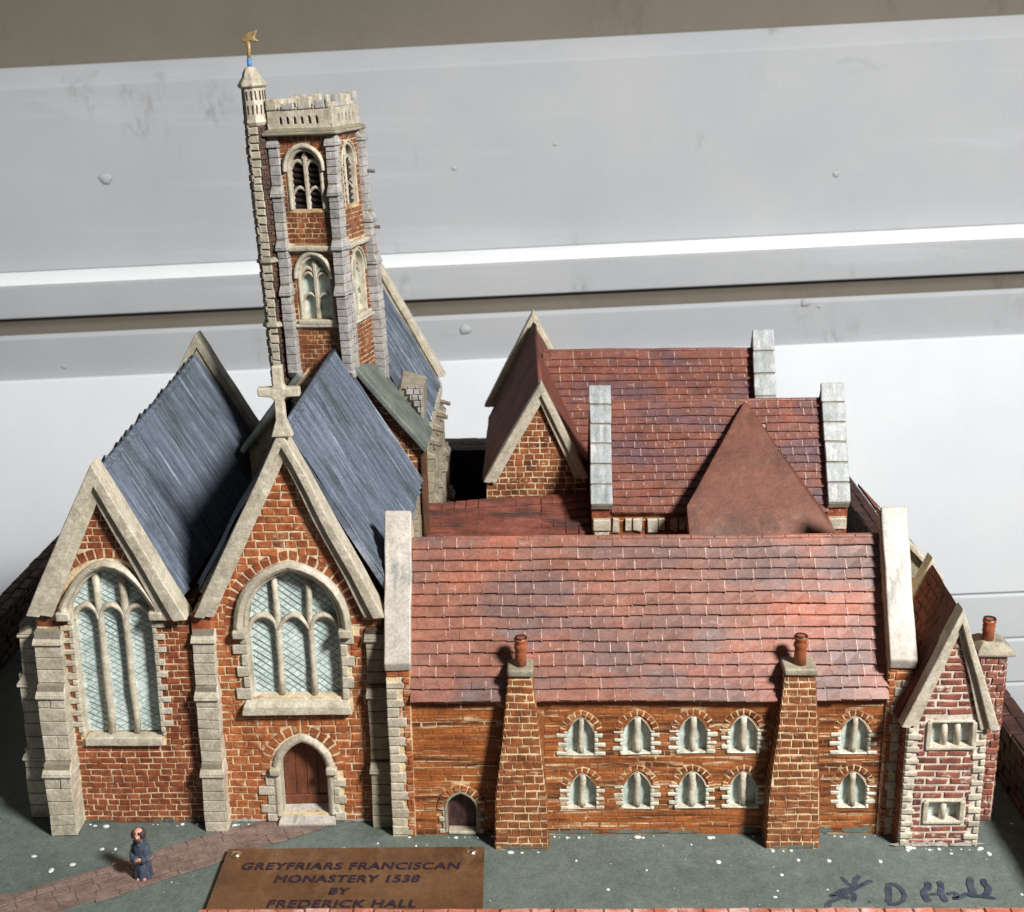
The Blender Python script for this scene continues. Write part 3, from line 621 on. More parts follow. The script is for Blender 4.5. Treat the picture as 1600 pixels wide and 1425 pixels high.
def big_window(th, fr, cx, hw, sill, sp, ap, hood, lights, mx, tz, deep=0.62, pitch=0.36, slope=.75, mw=0.2, ql=None, qr=None, qh=.72, cusp=True):
    w = MB(); pin = arch(cx, hw - .02, sill, sp, ap); pout = arch(cx, hw + .28, sill, sp, ap + .28)
    wn = band(w, fr, pin, pout, -.55, .12, .1).build('window', 'stone', th, bevel=.05)
    hi = arch(cx, hw + .22, sp - .25, sp, ap + .22)[0:]; ho = arch(cx, hw + hood, sp - .25, sp, ap + hood)
    hb = band(MB(), fr, hi, ho, -.1, .52, .2).build('hood', 'stone', th, bevel=.06)
    for s in (-1, 1):
        a = cx + s * (hw + .42); fbox(MB(), fr, a - .42, a + .42, sp - .75, sp - .2, -.1, .6).build('hood_stop', 'stone', hb, bevel=.12)
    edges = [cx - hw] + mx + [cx + hw]
    for i in range(len(edges) - 1):
        a, b = edges[i], edges[i + 1]
        low = [(a, sill), (b, sill), (b, tz + .3), (a, tz + .3)]
        p = pane(fr, low, -deep, 'glass', wn); lattice(fr, [(a + .08, sill + .05), (b - .08, sill + .05), (b - .08, tz + .1), (a + .08, tz + .1)], -deep + .01, pitch, slope, p)
        n = 6; top = [(a + (b - a) * k / n, arch_h(cx, hw, sp, ap, a + (b - a) * k / n) + .05) for k in range(n + 1)]
        poly = [(a, tz + .3)] + [(b, tz + .3)] + top[::-1]
        p = pane(fr, poly, -deep + .05, 'glass', wn); lattice(fr, poly, -deep + .06, pitch, slope, p)
        # cusped head of each light
        m0, m1 = a + .05, b - .05; c = (m0 + m1) / 2; h = (m1 - m0) / 2
        band(MB(), fr, arch(c, h - .16, tz - .35, tz - .3, tz + .28 + .1, 5), arch(c, h + .14, tz - .35, tz - .3, tz + .28 + .42, 5), -deep + .02, -.12, .1).build('tracery', 'stone', wn, bevel=.05)
    for x in mx:
        top = arch_h(cx, hw, sp, ap, x) + .1
        K = 7; mb = MB(); ring = []
        mb.tube([fr.p(x + random.uniform(-.03, .03), sill - .05 + (top - sill) * k / K, -deep + .25) for k in range(K + 1)], [mw * random.uniform(.92, 1.1) for _ in range(K + 1)], 8)
        mb.build('mullion', 'stone', wn, smooth=True)
    return wn
nw = big_window(nave, F, -14.55, 2.72, 8.65, 13.4, 16.7, .78, 3, [-15.55, -13.6], 13.25)
voussoirs(F, -14.55, 2.72, 13.3, 16.7, .84, 1.38, 'brick_red', wall, 11, .07)
q = MB().hexa([F.p(-17.95, 7.62, -.2), F.p(-11.2, 7.66, -.2), F.p(-11.2, 7.66, .6), F.p(-17.95, 7.62, .6), F.p(-17.6, 8.75, -.6), F.p(-11.5, 8.75, -.6), F.p(-11.35, 8.25, .55), F.p(-17.8, 8.25, .55)])
q.build('sill', 'stone', nave, bevel=.1, cut=2)
quoins(F, -1, -17.3, 8.5, 12.9, .74, .45, .85, 'stone', wall); quoins(F, 1, -11.8, 8.5, 12.9, .74, .4, .8, 'stone', wall)
# door
dr = MB().prism([F.p(a, b, -.95) for a, b in arch(-14.5, 1.6, 0.4, 3.6, 5.7)], -F.n * .2).build('door', 'door', nave)
for i, x in enumerate((-15.55, -14.85, -14.15, -13.45)):
    fbox(MB(), F, x - .33, x + .33, 1.45, arch_h(-14.5, 1.5, 3.6, 5.6, x) - .02, -1.0, -.88 - .03 * (i % 2)).build('plank', 'door', dr, bevel=.04)
fbox(MB(), F, -15.98, -13.02, .75, 1.4, -1.0, -.84).build('rail', 'door', dr, bevel=.05)
band(MB(), F, arch(-14.5, 1.42, .5, 3.6, 5.5), arch(-14.5, 1.95, .5, 3.6, 6.05), -.9, .22, .14).build('door_frame', 'stone', nave, bevel=.08)
for s in (-1, 1): fbox(MB(), F, -14.5 + s * 1.75 - .35, -14.5 + s * 1.75 + .35, 3.4, 3.9, -.1, .42).build('hood_stop', 'stone', nave, bevel=.12)
voussoirs(F, -14.5, 1.5, 3.6, 5.6, .6, 1.15, 'brick', wall, 7, .07)
quoins(F, -1, -16.3, .1, 3.5, .62, .55, .95, 'stone', wall); quoins(F, 1, -12.7, .1, 3.5, .62, .35, .75, 'stone', wall)
MB().hexa([(-16.2, 72.6, .0), (-12.6, 72.6, .0), (-12.8, 74.3, .0), (-16.1, 74.3, .0), (-16.2, 72.6, .25), (-12.6, 72.6, .25), (-12.9, 74.3, .8), (-16.0, 74.3, .8)]).build('step', 'coping', nave, bevel=.08)
# buttresses
buttress(nave, F, -20.55, -19.2, [(0, 4.6, 1.1), (4.6, 9.6, .75), (9.6, 13.2, .45)], .74, 'stone', 'joint', .0)
buttress(nave, F, -10.25, -9.05, [(0, 4.6, .75), (4.6, 9.6, .6), (9.6, 13.2, .4)], .8, 'stone_drab', 'joint_dark', .95)
fbox(MB(), F, -20.6, -19.4, 13.0, 14.2, -.3, .25).build('corner_block', 'brick_red', nave, bevel=.1)
# gable coping and cross
gable_coping(nave, front(72.5), (-20.25, 14.15), (-14.43, 25.6), (-9.03, 14.05), .88, -1.3, .1)
cz = 27.75
cr = MB(); fc = front(72.6)
outl = [(-.6, -2.6), (-.27, -1.6), (-.26, -.5), (-.4, -.3), (-1.18, -.26), (-1.2, .22), (-.38, .26), (-.28, .38), (-.3, 1.5), (.26, 1.52), (.28, .38), (.38, .26), (1.16, .28), (1.18, -.24), (.42, -.28), (.26, -.5), (.27, -1.6), (.6, -2.6)]
cr.prism([fc.p(-14.3 + a, cz + b, .3) for a, b in outl], (0, .62, 0)); cr.build('cross', 'stone', nave, bevel=.12)
# lead roof
lead_roof(nave, (-14.4, 73.9, 25.3), (-14.5, 94.2, 25.3), (-8.55, 94.0, 15.4), (-8.75, 73.9, 15.4), 24)
lr = lead_roof(nave, (-14.4, 73.9, 25.28), (-14.5, 94.2, 25.28), (-20.3, 94.0, 15.2), (-20.2, 73.9, 15.2), 20)
MB().tube([(-14.4, 73.9, 25.35), (-14.42, 80, 25.36), (-14.46, 87, 25.33), (-14.5, 94.2, 25.33)], .16, 8).build('ridge_roll', 'lead', nave, smooth=True)

# ------------------------------------------------------------------ side chapel at the left
ch = thing('chapel', 'left brick chapel with tall three light arched window and stepped corner buttress', 'chapel', (-25.2, 86, 0))
wo = arch(-25.35, 2.35, 6.0, 14.6, 17.0)
outline = [(-29.9, 0), (-20.75, 0), (-20.75, 14.0), (-25.5, 22.6), (-29.9, 14.2)]
wall = panel(F, outline, [wo], 1.0, 'wall', 'mortar', ch)
hl = [arch(-25.35, 3.6, 13.9, 14.5, 18.25), [(-27.95, 5.5), (-22.75, 5.5), (-22.75, 14.8), (-27.95, 14.8)], [(-30, -1), (-28.3, -1), (-28.3, 13), (-30, 13)]]
bricks(field(outline, hl, 0, 22.2, .415, .74, .07), F, 'brick_red', wall, 300)
big_window(ch, F, -25.35, 2.35, 6.05, 14.6, 16.9, .72, 3, [-26.15, -24.6], 14.0, pitch=.33, slope=.6, mw=.24)
voussoirs(F, -25.35, 2.35, 14.5, 17.0, .74, 1.3, 'brick_red', wall, 10, .07)
quoins(F, -1, -27.72, 6.3, 14.2, .4, .3, .75, 'stone', wall, gap=.04, bev=.05); quoins(F, 1, -22.98, 6.3, 14.2, .4, .25, .7, 'stone', wall, gap=.04, bev=.05)
fbox(MB(), F, -27.7, -22.95, 5.45, 6.05, -.5, .34).build('sill', 'stone', ch, bevel=.1, cut=2)
buttress(ch, F, -29.95, -28.35, [(0, 4.9, 1.55), (4.9, 9.9, 1.05), (9.9, 13.2, .6)], .85, 'stone', 'joint', .6)
FL = Fr((-29.9, 0, 0), (0, -1, 0), (0, 0, 1), (-1, 0, 0))
buttress(ch, FL, -75.0, -73.7, [(0, 4.9, 2.0), (4.9, 9.9, 1.7), (9.9, 13.2, 1.35)], .85, 'stone', 'joint', .5)
for yy in (84, 93): buttress(ch, FL, -yy - 1.3, -yy, [(0, 4.9, 1.0), (4.9, 9.9, .75), (9.9, 13.2, .45)], .85, 'stone', 'joint', .5)
MB().prism([(-29.85, 74.25, 0), (-20.9, 74.25, 0), (-21.6, 101, 0), (-31.8, 101, 0)], (0, 0, 14)).build('side_wall', 'brick_streak', ch, cut=5)
gable_coping(ch, front(72.5), (-30.2, 14.3), (-25.35, 23.7), (-20.65, 14.0), 1.15, -1.4, .1)
lead_roof(ch, (-25.4, 73.8, 22.9), (-26.3, 101, 23.5), (-21.3, 101, 15.0), (-21.2, 73.8, 14.9), 26)
lead_roof(ch, (-25.4, 73.8, 22.88), (-26.3, 101, 23.48), (-31.6, 101, 14.4), (-29.9, 73.8, 14.4), 22)
gable_coping(ch, front(102.2), (-31.8, 15), (-26.2, 25.2), (-21.0, 16.0), 1.0, -.5, 1.0)
MB().prism([(-31.3, 101.3, 14), (-21.4, 101.3, 14), (-26.2, 101.3, 23.9)], (0, .8, 0)).build('back_gable', 'stone', ch)

# ------------------------------------------------------------------ tower
tw = thing('tower', 'tall slender brick bell tower with grey stone buttresses and battlements', 'tower', (-14.6, 97.25, 12))
def sh(x, z): return x
TY = 94.6
class ShF(Fr):     # the tower leans a little to the left
    def p(s, a, b, c=0.0): return Fr.p(s, a, b, c)
TF = ShF((0, TY, 0), (1, 0, 0), (0, 0, 1), (0, -1, 0))
TR = ShF((-12.0, 0, 0), (0, 1, 0), (0, 0, 1), (1, 0, 0))
TL = ShF((-16.6, 0, 0), (0, -1, 0), (0, 0, 1), (-1, 0, 0))
XL, XR = -16.6, -12.0; XC = -14.3; YB = 99.9; YC = (TY + YB) / 2
up_o = arch(XC, 1.12, 35.3, 38.1, 39.35); lo_o = arch(XC, 1.1, 27.5, 30.6, 31.9)
fw_ = panel(TF, [(XL, 12), (XR, 12), (XR, 40.5), (XL, 40.5)], [up_o, lo_o], .8, 'wall', 'mortar_tower', tw)
upr = arch(YC, 1.25, 35.3, 38.1, 39.5); lor = arch(YC, 1.25, 27.5, 30.6, 32.0)
rw_ = panel(TR, [(TY, 12), (YB, 12), (YB, 40.5), (TY, 40.5)], [upr, lor], .8, 'wall', 'mortar_tower', tw)
lw_ = panel(TL, [(-YB, 12), (-TY, 12), (-TY, 40.5), (-YB, 40.5)], [], .3, 'wall', 'mortar_tower', tw)
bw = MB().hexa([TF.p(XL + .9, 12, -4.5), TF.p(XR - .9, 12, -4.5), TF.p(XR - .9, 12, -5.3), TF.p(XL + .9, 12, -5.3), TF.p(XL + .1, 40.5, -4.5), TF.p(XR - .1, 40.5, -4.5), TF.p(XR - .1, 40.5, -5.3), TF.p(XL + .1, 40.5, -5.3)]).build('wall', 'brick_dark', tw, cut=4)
hol = [arch(XC, 1.45, 27.1, 30.6, 32.3), arch(XC, 1.45, 35.2, 38.1, 39.75), [(XL - 1, 24), (XL + .55, 24), (XL + .55, 41), (XL - 1, 41)], [(XR - .5, 24), (XR + 1, 24), (XR + 1, 41), (XR - .5, 41)], [(XL, 32.3), (XR, 32.3), (XR, 32.9), (XL, 32.9)], [(XL, 26.7), (XR, 26.7), (XR, 27.3), (XL, 27.3)]]
bricks(field([(XL, 15), (XR, 15), (XR, 40.3), (XL, 40.3)], hol, 15, 40.3, .36, .56, .065), TF, 'brick_tower', fw_, 200, .05)
holr = [arch(YC, 1.4, 27.1, 30.6, 32.3), arch(YC, 1.4, 35.2, 38.1, 39.75), [(YB - .7, 12), (YB + 1, 12), (YB + 1, 41), (YB - .7, 41)], [(TY, 32.3), (YB, 32.3), (YB, 32.9), (TY, 32.9)]]
bricks(field([(TY, 17), (YB, 17), (YB, 40.3), (TY, 40.3)], holr, 17, 40.3, .36, .62, .065), TR, 'brick_tower', rw_, 100, .05)
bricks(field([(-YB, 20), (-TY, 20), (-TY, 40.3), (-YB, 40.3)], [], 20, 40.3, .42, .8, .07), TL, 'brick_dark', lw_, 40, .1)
def tower_window(fr, cx, hw, sill, sp, ap, upper, t=1.0):
    wn = band(MB(), fr, arch(cx, hw - .05, sill, sp, ap - .05, 6), arch(cx, hw + .3 * t, sill - .1, sp, ap + .32 * t, 6), -.5, .16 * t, .1 * t).build('window', 'stone', tw, bevel=.06)
    band(MB(), fr, arch(cx, hw + .15, sp - .2, sp, ap + .15, 6), arch(cx, hw + .2 + .3 * t, sp - .2, sp, ap + .2 + .35 * t, 6), -.1, .4 * t, .12 * t).build('hood', 'stone', tw, bevel=.06)
    poly = arch(cx, hw, sill, sp, ap, 6)
    if upper:
        bk = MB().prism([fr.p(a, b, -.62) for a, b in poly], -fr.n * .1).build('pane', 'louvre', wn)
        z = sill + .1
        while z < ap - .35:
            ww = hw if z < sp else hw * .7
            mb = MB(); mb.hexa([fr.p(cx - ww, z, -.6), fr.p(cx + ww, z, -.6), fr.p(cx + ww, z, -.3), fr.p(cx - ww, z, -.3), fr.p(cx - ww, z + .32, -.62), fr.p(cx + ww, z + .32, -.62), fr.p(cx + ww, z + .14, -.28), fr.p(cx - ww, z + .14, -.28)])
            mb.build('louvre', 'louvre', wn, bevel=.03); z += .42
        tz = sill + (sp - sill) * .42
    else:
        for a, b in ((cx - hw, cx), (cx, cx + hw)):
            n = 5; top = [(a + (b - a) * k / n, arch_h(cx, hw, sp, ap, a + (b - a) * k / n)) for k in range(n + 1)]
            pane(fr, [(a, sill), (b, sill)] + top[::-1], -.5, 'glass_small', wn)
        tz = sill + (sp - sill) * .48
    fbox(MB(), fr, cx - .13, cx + .13, sill, ap - .5, -.5, -.02 - .3 * (1 - t)).build('mullion', 'stone', wn, bevel=.05)
    for zz in ([tz] if upper else [tz, tz + 1.5]):
        for s in (-1, 1):
            c = cx + s * hw / 2; h = hw / 2
            band(MB(), fr, arch(c, h - .12, zz - .2, zz - .15, zz + .18, 4), arch(c, h + .06, zz - .2, zz - .15, zz + .42, 4), -.5, -.06 - .3 * (1 - t), .08).build('tracery', 'stone', wn, bevel=.04)
    for s in (-1, 1):
        c = cx + s * hw / 2; h = hw / 2
        band(MB(), fr, arch(c, h - .1, sp - .1, sp, sp + .4, 4), arch(c, h + .06, sp - .1, sp, sp + .66, 4), -.5, -.06 - .3 * (1 - t), .08).build('tracery', 'stone', wn, bevel=.04)
    # filled spandrel of the arch head
    MB().prism([fr.p(cx - .3, sp + .55, -.15), fr.p(cx + .3, sp + .55, -.15), fr.p(cx, ap, -.15)], -fr.n * .3).build('tracery', 'stone', wn, bevel=.04)
    if not upper: fbox(MB(), fr, cx - hw - .35, cx + hw + .35, sill - .35, sill, -.3, .3).build('sill', 'stone', wn, bevel=.08)
tower_window(TF, XC, 1.12, 35.3, 38.1, 39.35, True, .85); tower_window(TF, XC, 1.1, 27.5, 30.6, 31.9, False, .85)
tower_window(TR, YC, 1.25, 35.3, 38.1, 39.5, True, .4); tower_window(TR, YC, 1.25, 27.5, 30.6, 32.0, False, .4)
# stone buttresses at the corners
stg = [(23.8, 30.1, .75), (30.1, 33.3, .6), (33.3, 37.0, .45), (37.0, 40.4, .32)]
buttress(tw, TF, XL - .15, XL + .6, stg, .6, 'stone_grey', 'joint')
buttress(tw, TF, XR - .55, XR + .18, stg, .6, 'stone_grey', 'joint')
buttress(tw, TR, TY + .02, TY + .6, [(23.8, 30.1, .3), (30.1, 33.3, .24), (33.3, 40.4, .2)], .6, 'stone_grey', 'joint')
buttress(tw, TR, YB - .75, YB + .3, [(18, 31.5, .75), (31.5, 34.6, .6), (34.6, 40.4, .4)], .62, 'stone_grey', 'joint')
for a0, a1 in ((XL - .2, XL + .66), (XR - .6, XR + .24)):
    MB().hexa([TF.p(a0, 23.2, -.2), TF.p(a1, 23.2, -.2), TF.p(a1, 23.2, .45), TF.p(a0, 23.2, .45), TF.p(a0, 23.85, -.2), TF.p(a1, 23.85, -.2), TF.p(a1, 23.85, .95), TF.p(a0, 23.85, .95)]).build('corbel', 'stone_grey', tw, bevel=.15)
fbox(MB(), TF, XL + .58, XR - .52, 32.35, 32.75, -.2, .42).build('string_course', 'stone', tw, bevel=.12, cut=1)
fbox(MB(), TF, XL + .58, XR - .52, 26.95, 27.2, -.2, .3).build('string_course', 'stone', tw, bevel=.08, cut=1)
fbox(MB(), TR, TY + .5, YB - .7, 32.35, 32.75, -.2, .35).build('string_course', 'stone', tw, bevel=.12, cut=1)
fbox(MB(), TR, TY + .5, YB - .7, 26.95, 27.2, -.2, .3).build('string_course', 'stone', tw, bevel=.08, cut=1)
# cornice and pierced parapet
def tq(x, y, z): return V((sh(x, z), y, z))
def ring(mb, x0, x1, y0, y1, z0, z1): return mb.hexa([tq(x0, y0, z0), tq(x1, y0, z0), tq(x1, y1, z0), tq(x0, y1, z0), tq(x0, y0, z1), tq(x1, y0, z1), tq(x1, y1, z1), tq(x0, y1, z1)])
cn = ring(MB(), XL - .4, XR + .45, TY - .65, YB + .5, 40.35, 40.6); cn.hexa([tq(XL - .4, TY - .65, 40.6), tq(XR + .45, TY - .65, 40.6), tq(XR + .45, YB + .5, 40.6), tq(XL - .4, YB + .5, 40.6), tq(XL, TY - .15, 40.85), tq(XR, TY - .15, 40.85), tq(XR, YB, 40.85), tq(XL, YB, 40.85)])
cn.build('cornice', 'stone_drab', tw, bevel=.1, cut=1.6)
PF = ShF((0, TY - .18, 0), (1, 0, 0), (0, 0, 1), (0, -1, 0)); PR = ShF((XR + .1, 0, 0), (0, 1, 0), (0, 0, 1), (1, 0, 0))
holes = [arch(XL + 1.0 + i * .52, .13, 41.1, 41.4, 41.68, 3) for i in range(6)]
pp = panel(PF, [(XL, 40.7), (XR + .1, 40.7), (XR + .1, 42.2), (XL, 42.2)], holes, .3, 'parapet', 'stone', tw)
holes = [arch(TY + 1.2 + i * .72, .15, 41.1, 41.4, 41.68, 3) for i in range(5)]
panel(PR, [(TY - .18, 40.7), (YB, 40.7), (YB, 42.2), (TY - .18, 42.2)], holes, .3, 'parapet', 'stone', tw)
ring(MB(), XL + .1, XR - .25, TY + .12, YB - .2, 40.7, 42.1).build('parapet_core', 'stone_drab', tw, bevel=.05)
def merlon(x0, x1, y0, y1, h, m='stone'): ring(MB(), x0, x1, y0, y1, 42.08, 42.2 + h * random.uniform(.6, 1.0)).build('merlon', m, tw, bevel=.08)
x = XL - .05
for w, h in ((.85, .75), (.3, .1), (1.0, .45), (.22, .05), (1.0, .8), (.25, .05), (.75, .5), (.3, .9)):
    merlon(x, x + w - .04, TY - .3, TY + .25, h, random.choice(['stone', 'stone', 'stone_grey'])); x += w
y = TY + .3
for w, h in ((.5, .3), (.8, .9), (.35, .2), (.9, .8), (.35, .3), (.8, .9), (.4, .3), (.9, 1.0)):
    merlon(XR - .45, XR + .15, y, y + w - .04, h, random.choice(['stone', 'stone', 'stone_grey'])); y += w
x = XL
for w, h in ((.8, .9), (.4, .2), (.8, .9), (.4, .2), (.8, .8), (.4, .2), (.8, .9)):
    merlon(x, x + w - .04, YB - .35, YB + .1, h); x += w
y = TY + .3
for w, h in ((.8, .8), (.5, .2), (.9, .9), (.5, .2), (.9, .8), (.5, .2), (.8, .9)):
    merlon(XL - .1, XL + .4, y, y + w - .04, h); y += w
for zz, yy in ((37.4, YB + .1), (33.4, YB + .1)):
    MB().tube([TR.p(yy, zz, .3), TR.p(yy, zz - .1, .95)], .13, 6).build('spout', 'peg', tw)
# stair turret
TX, TYY = -17.55, 94.6
def oc(r, z, n=8): return [V((sh(TX, z) + r * cos(2 * pi * (k + .5) / n), TYY + r * sin(2 * pi * (k + .5) / n), z)) for k in range(n)]
def octa(prof, name, m, parent=tw, bevel=.06):
    mb = MB(); n = 8
    for r, z in prof: mb.v += oc(r, z)
    for i in range(len(prof) - 1):
        for k in range(n): mb.f.append((i * n + k, i * n + (k + 1) % n, (i + 1) * n + (k + 1) % n, (i + 1) * n + k))
    mb.f += [tuple(range(n))[::-1], tuple((len(prof) - 1) * n + k for k in range(n))]
    return mb.build(name, m, parent, bevel=bevel)
tb = octa([(.78, 15), (.76, 41.4)], 'turret', 'joint_dark', tw, .03)
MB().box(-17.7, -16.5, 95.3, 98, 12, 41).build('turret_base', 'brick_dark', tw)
for k, (ang, mm) in enumerate(((-90, 'stone'), (-45, 'brick_dark'), (-135, 'stone_drab'), (180, 'brick_dark'), (0, 'brick_dark'))):
    a = radians(ang); n = V((cos(a), sin(a), 0)); u = V((-sin(a), cos(a), 0)); f = ShF(V((TX, TYY, 0)) + n * .7, u, (0, 0, 1), n)
    w = .3
    if k in (0, 2):
        z = 18; it = []
        while z < 41:
            hh = random.uniform(.5, .68); e = random.choice((0, .06)); it.append((-w + .02 - e, w - .02 + e, z + .04, z + hh - .04)); z += hh
        bricks(it, f, mm, tb, 60, .12, name='stone', rot=.03)
    else:
        bricks(field([(-w, 18), (w, 18), (w, 41), (-w, 41)], [], 18, 41, .36, .5, .08), f, mm, tb, 45, .1)
for z in (31.6, 27.0): octa([(.8, z), (1.05, z + .12), (1.0, z + .3), (.8, z + .5)], 'turret_ring', 'stone_drab', tw, .06)
la = octa([(.66, 41.0), (.92, 41.35), (.84, 41.6), (.82, 43.7), (.8, 43.75)], 'lantern', 'stone', tw, .05)
for k in range(8):
    a = 2 * pi * k / 8; n = V((cos(a), sin(a), 0)); u = V((-sin(a), cos(a), 0)); f = ShF(V((TX, TYY, 0)) + n * .765, u, (0, 0, 1), n)
    for s in (-1, 1):
        for z0 in (41.9, 42.85):
            fbox(MB(), f, s * .17 - .055, s * .17 + .055, z0, z0 + .62, -.1, .045).build('slit', 'joint_dark', la, bevel=.03)
octa([(.78, 43.6), (1.02, 43.75), (1.04, 43.9), (.85, 44.15), (.66, 44.35), (.58, 44.65), (.38, 44.95), (.15, 45.05)], 'cap', 'stone', tw, .08)
xx = sh(TX, 45.5)
MB().tube([(xx, TYY, 44.9), (xx + .03, TYY, 45.6)], .16, 10).build('vane_socket', 'blue', tw, smooth=True)
MB().tube([(xx + .03, TYY, 45.5), (xx + .06, TYY, 46.2), (xx + .08, TYY, 46.8)], [.14, .12, .15], 8).build('vane_rod', 'gold', tw, smooth=True)
bird = [(-.5, .05), (-.25, .4), (.2, .6), (.78, .72), (.6, .42), (.5, .2), (.8, -.02), (.55, -.08), (.2, .02), (-.2, -.1)]
MB().prism([(xx + .05 + a, TYY - .15 - .1 * a, 46.75 + b) for a, b in bird], (0, .25, 0)).build('vane', 'gold', tw, bevel=.06)

tw.rotation_euler = (0, radians(-2.4), radians(-12.5))

# ------------------------------------------------------------------ crossing gable and choir behind the tower
cx_ = thing('crossing', 'brick gabled crossing block with green grey slate shoulders under the tower', 'church', (-14.8, 97, 0))
F2 = front(94.9)
ol = [(-21.2, 0), (-8.5, 0), (-8.5, 18.0), (-13.2, 24), (-16.4, 24), (-21.2, 18)]
wl = panel(F2, ol, [], 1.0, 'wall', 'mortar', cx_)
bricks(field([(-13.4, 12.5), (-8.55, 12.5), (-8.55, 17.9), (-13.4, 23.9)], [], 12.5, 23.8, .46, .72, .075), F2, 'brick_tower', wl, 150, .06)
MB().hexa([(-13.2, 94.1, 23.75), (-8.2, 94.1, 17.55), (-8.2, 99.3, 17.55), (-12.6, 99.3, 23.2), (-13.0, 94.1, 24.2), (-7.95, 94.1, 17.95), (-7.95, 99.3, 17.95), (-12.4, 99.3, 23.7)]).build('shoulder_slab', 'slab', cx_, bevel=.1, cut=1.5)
MB().hexa([(-17.0, 94.1, 23.2), (-21.5, 94.1, 17.55), (-21.5, 99.3, 17.55), (-17.2, 99.3, 23.2), (-17.2, 94.1, 23.7), (-21.8, 94.1, 17.95), (-21.8, 99.3, 17.95), (-17.4, 99.3, 23.7)]).build('shoulder_slab', 'slab', cx_, bevel=.1, cut=1.5)
MB().box(-8.52, -8.1, 94.5, 95.4, 10, 17.6).build('corner_post', 'timber', cx_, bevel=.06, cut=1)
MB().box(-21.0, -8.6, 95.95, 99.4, 0, 17.4).build('side_wall', 'brick_streak', cx_, cut=5)
fp = Fr((-9.4, 93.2, 0), (1, 0, 0), (0, 0, 1), (0, -1, 0))
buttress(cx_, fp, -.35, .75, [(0, 8, .6), (8, 15.9, .5)], .8, 'stone_drab', 'joint', back=-1.2)

co = thing('choir', 'choir with blue lead roof and stone side buttresses rising behind the tower', 'church', (-14.6, 105, 0))
lead_roof(co, (-13.6, 99.4, 27.8), (-13.6, 112.3, 27.8), (-8.35, 112.3, 18.2), (-8.35, 99.2, 18.0), 16)
lead_roof(co, (-13.6, 99.4, 27.78), (-13.6, 112.3, 27.78), (-20.8, 112.3, 18.2), (-20.8, 99.2, 18.0), 14)
MB().box(-20.6, -8.7, 99.45, 113.5, 0, 17.6).build('wall', 'brick_streak', co, cut=5)
gable_coping(co, front(113.6), (-21.4, 18.6), (-13.6, 29.5), (-7.85, 18.8), .9, -.6, .6)
MB().prism([(-20.8, 112.6, 16), (-8.3, 112.6, 16), (-8.3, 112.6, 18.2), (-13.6, 112.6, 28.1), (-20.8, 112.6, 18.2)], (0, 1.0, 0)).build('back_gable', 'stone', co)
FR = Fr((-8.6, 0, 0), (0, 1, 0), (0, 0, 1), (1, 0, 0))
fbox(MB(), FR, 96.2, 113.4, 17.1, 18.15, -.1, .45).build('eaves_course', 'stone', co, bevel=.1, cut=2)
for yy in (97.3, 101.2, 105.4, 109.6):
    buttress(co, FR, yy, yy + 1.7, [(0, 9.5, 1.35), (9.5, 13.4, 1.05), (13.4, 17.0, .75)], .95, 'stone_drab', 'joint', .3)
    MB().tube([(-8.2, yy + 1.0, 17.2), (-7.3, yy + .95, 16.95)], .17, 6).build('spout', 'peg', co)
fd = Fr((-10.3, 98.2, 21.2), (1, 0, -1.9), (0, 0, 1), (.88, 0, .47))
dm = MB().hexa([(-10.9, 98.9, 20.2), (-8.6, 98.9, 18.6), (-8.5, 100.9, 18.6), (-10.9, 100.9, 22.0), (-10.2, 98.6, 21.6), (-8.5, 98.6, 21.6), (-8.4, 100.9, 21.7), (-10.2, 100.9, 22.3)]).build('dormer', 'joint', co, bevel=.08)
fdm = Fr((0, 98.58, 0), (1, 0, 0), (0, 0, 1), (0, -1, 0))
bricks(field([(-10.1, 21.5), (-8.6, 21.5), (-8.6, 18.9)], [], 18.9, 21.5, .5, .55, .06), fdm, 'stone_grey', dm, 40, .12, name='stone')

# ------------------------------------------------------------------ hall
hall = thing('hall', 'long brick hall in front with pinkish red tiled roof and two rows of small windows', 'hall', (6.4, 76, 0))
HY = 71.7; HF = front(HY)
wx = [(2.5, 5.55), (5.83, 5.55), (9.14, 5.6), (12.12, 5.6), (18.69, 5.5), (2.58, 1.85), (5.88, 1.85), (9.16, 1.9), (12.25, 1.9), (18.8, 1.85)]
WH = 2.4
hol = [arch(x, .86, z, z + 1.0, z + WH) for x, z in wx]; dh = arch(-4.75, .92, .2, 1.7, 2.9)
outl = [(-8.75, 0), (21.6, 0), (21.6, 10.2), (-8.75, 10.2)]
wall = panel(HF, outl, hol + [dh], .75, 'wall', 'mortar_hall', hall)
hb = [arch(x, 1.3, z - .12, z + 1.2, z + WH + .52) for x, z in wx] + [arch(-4.75, 1.5, -.1, 1.7, 3.5)] + [[(-9, -1), (-7.9, -1), (-7.9, 11), (-9, 11)], [(20.6, -1), (22, -1), (22, 11), (20.6, 11)], [(-2.5, -1), (.3, -1), (.3, 11), (-2.5, 11)], [(13.7, -1), (16.5, -1), (16.5, 11), (13.7, 11)]]
bricks(field(outl, hb, .0, 9.9, .4, .95, .05), HF, 'brick_streak', wall, 150, .035, rot=.006)
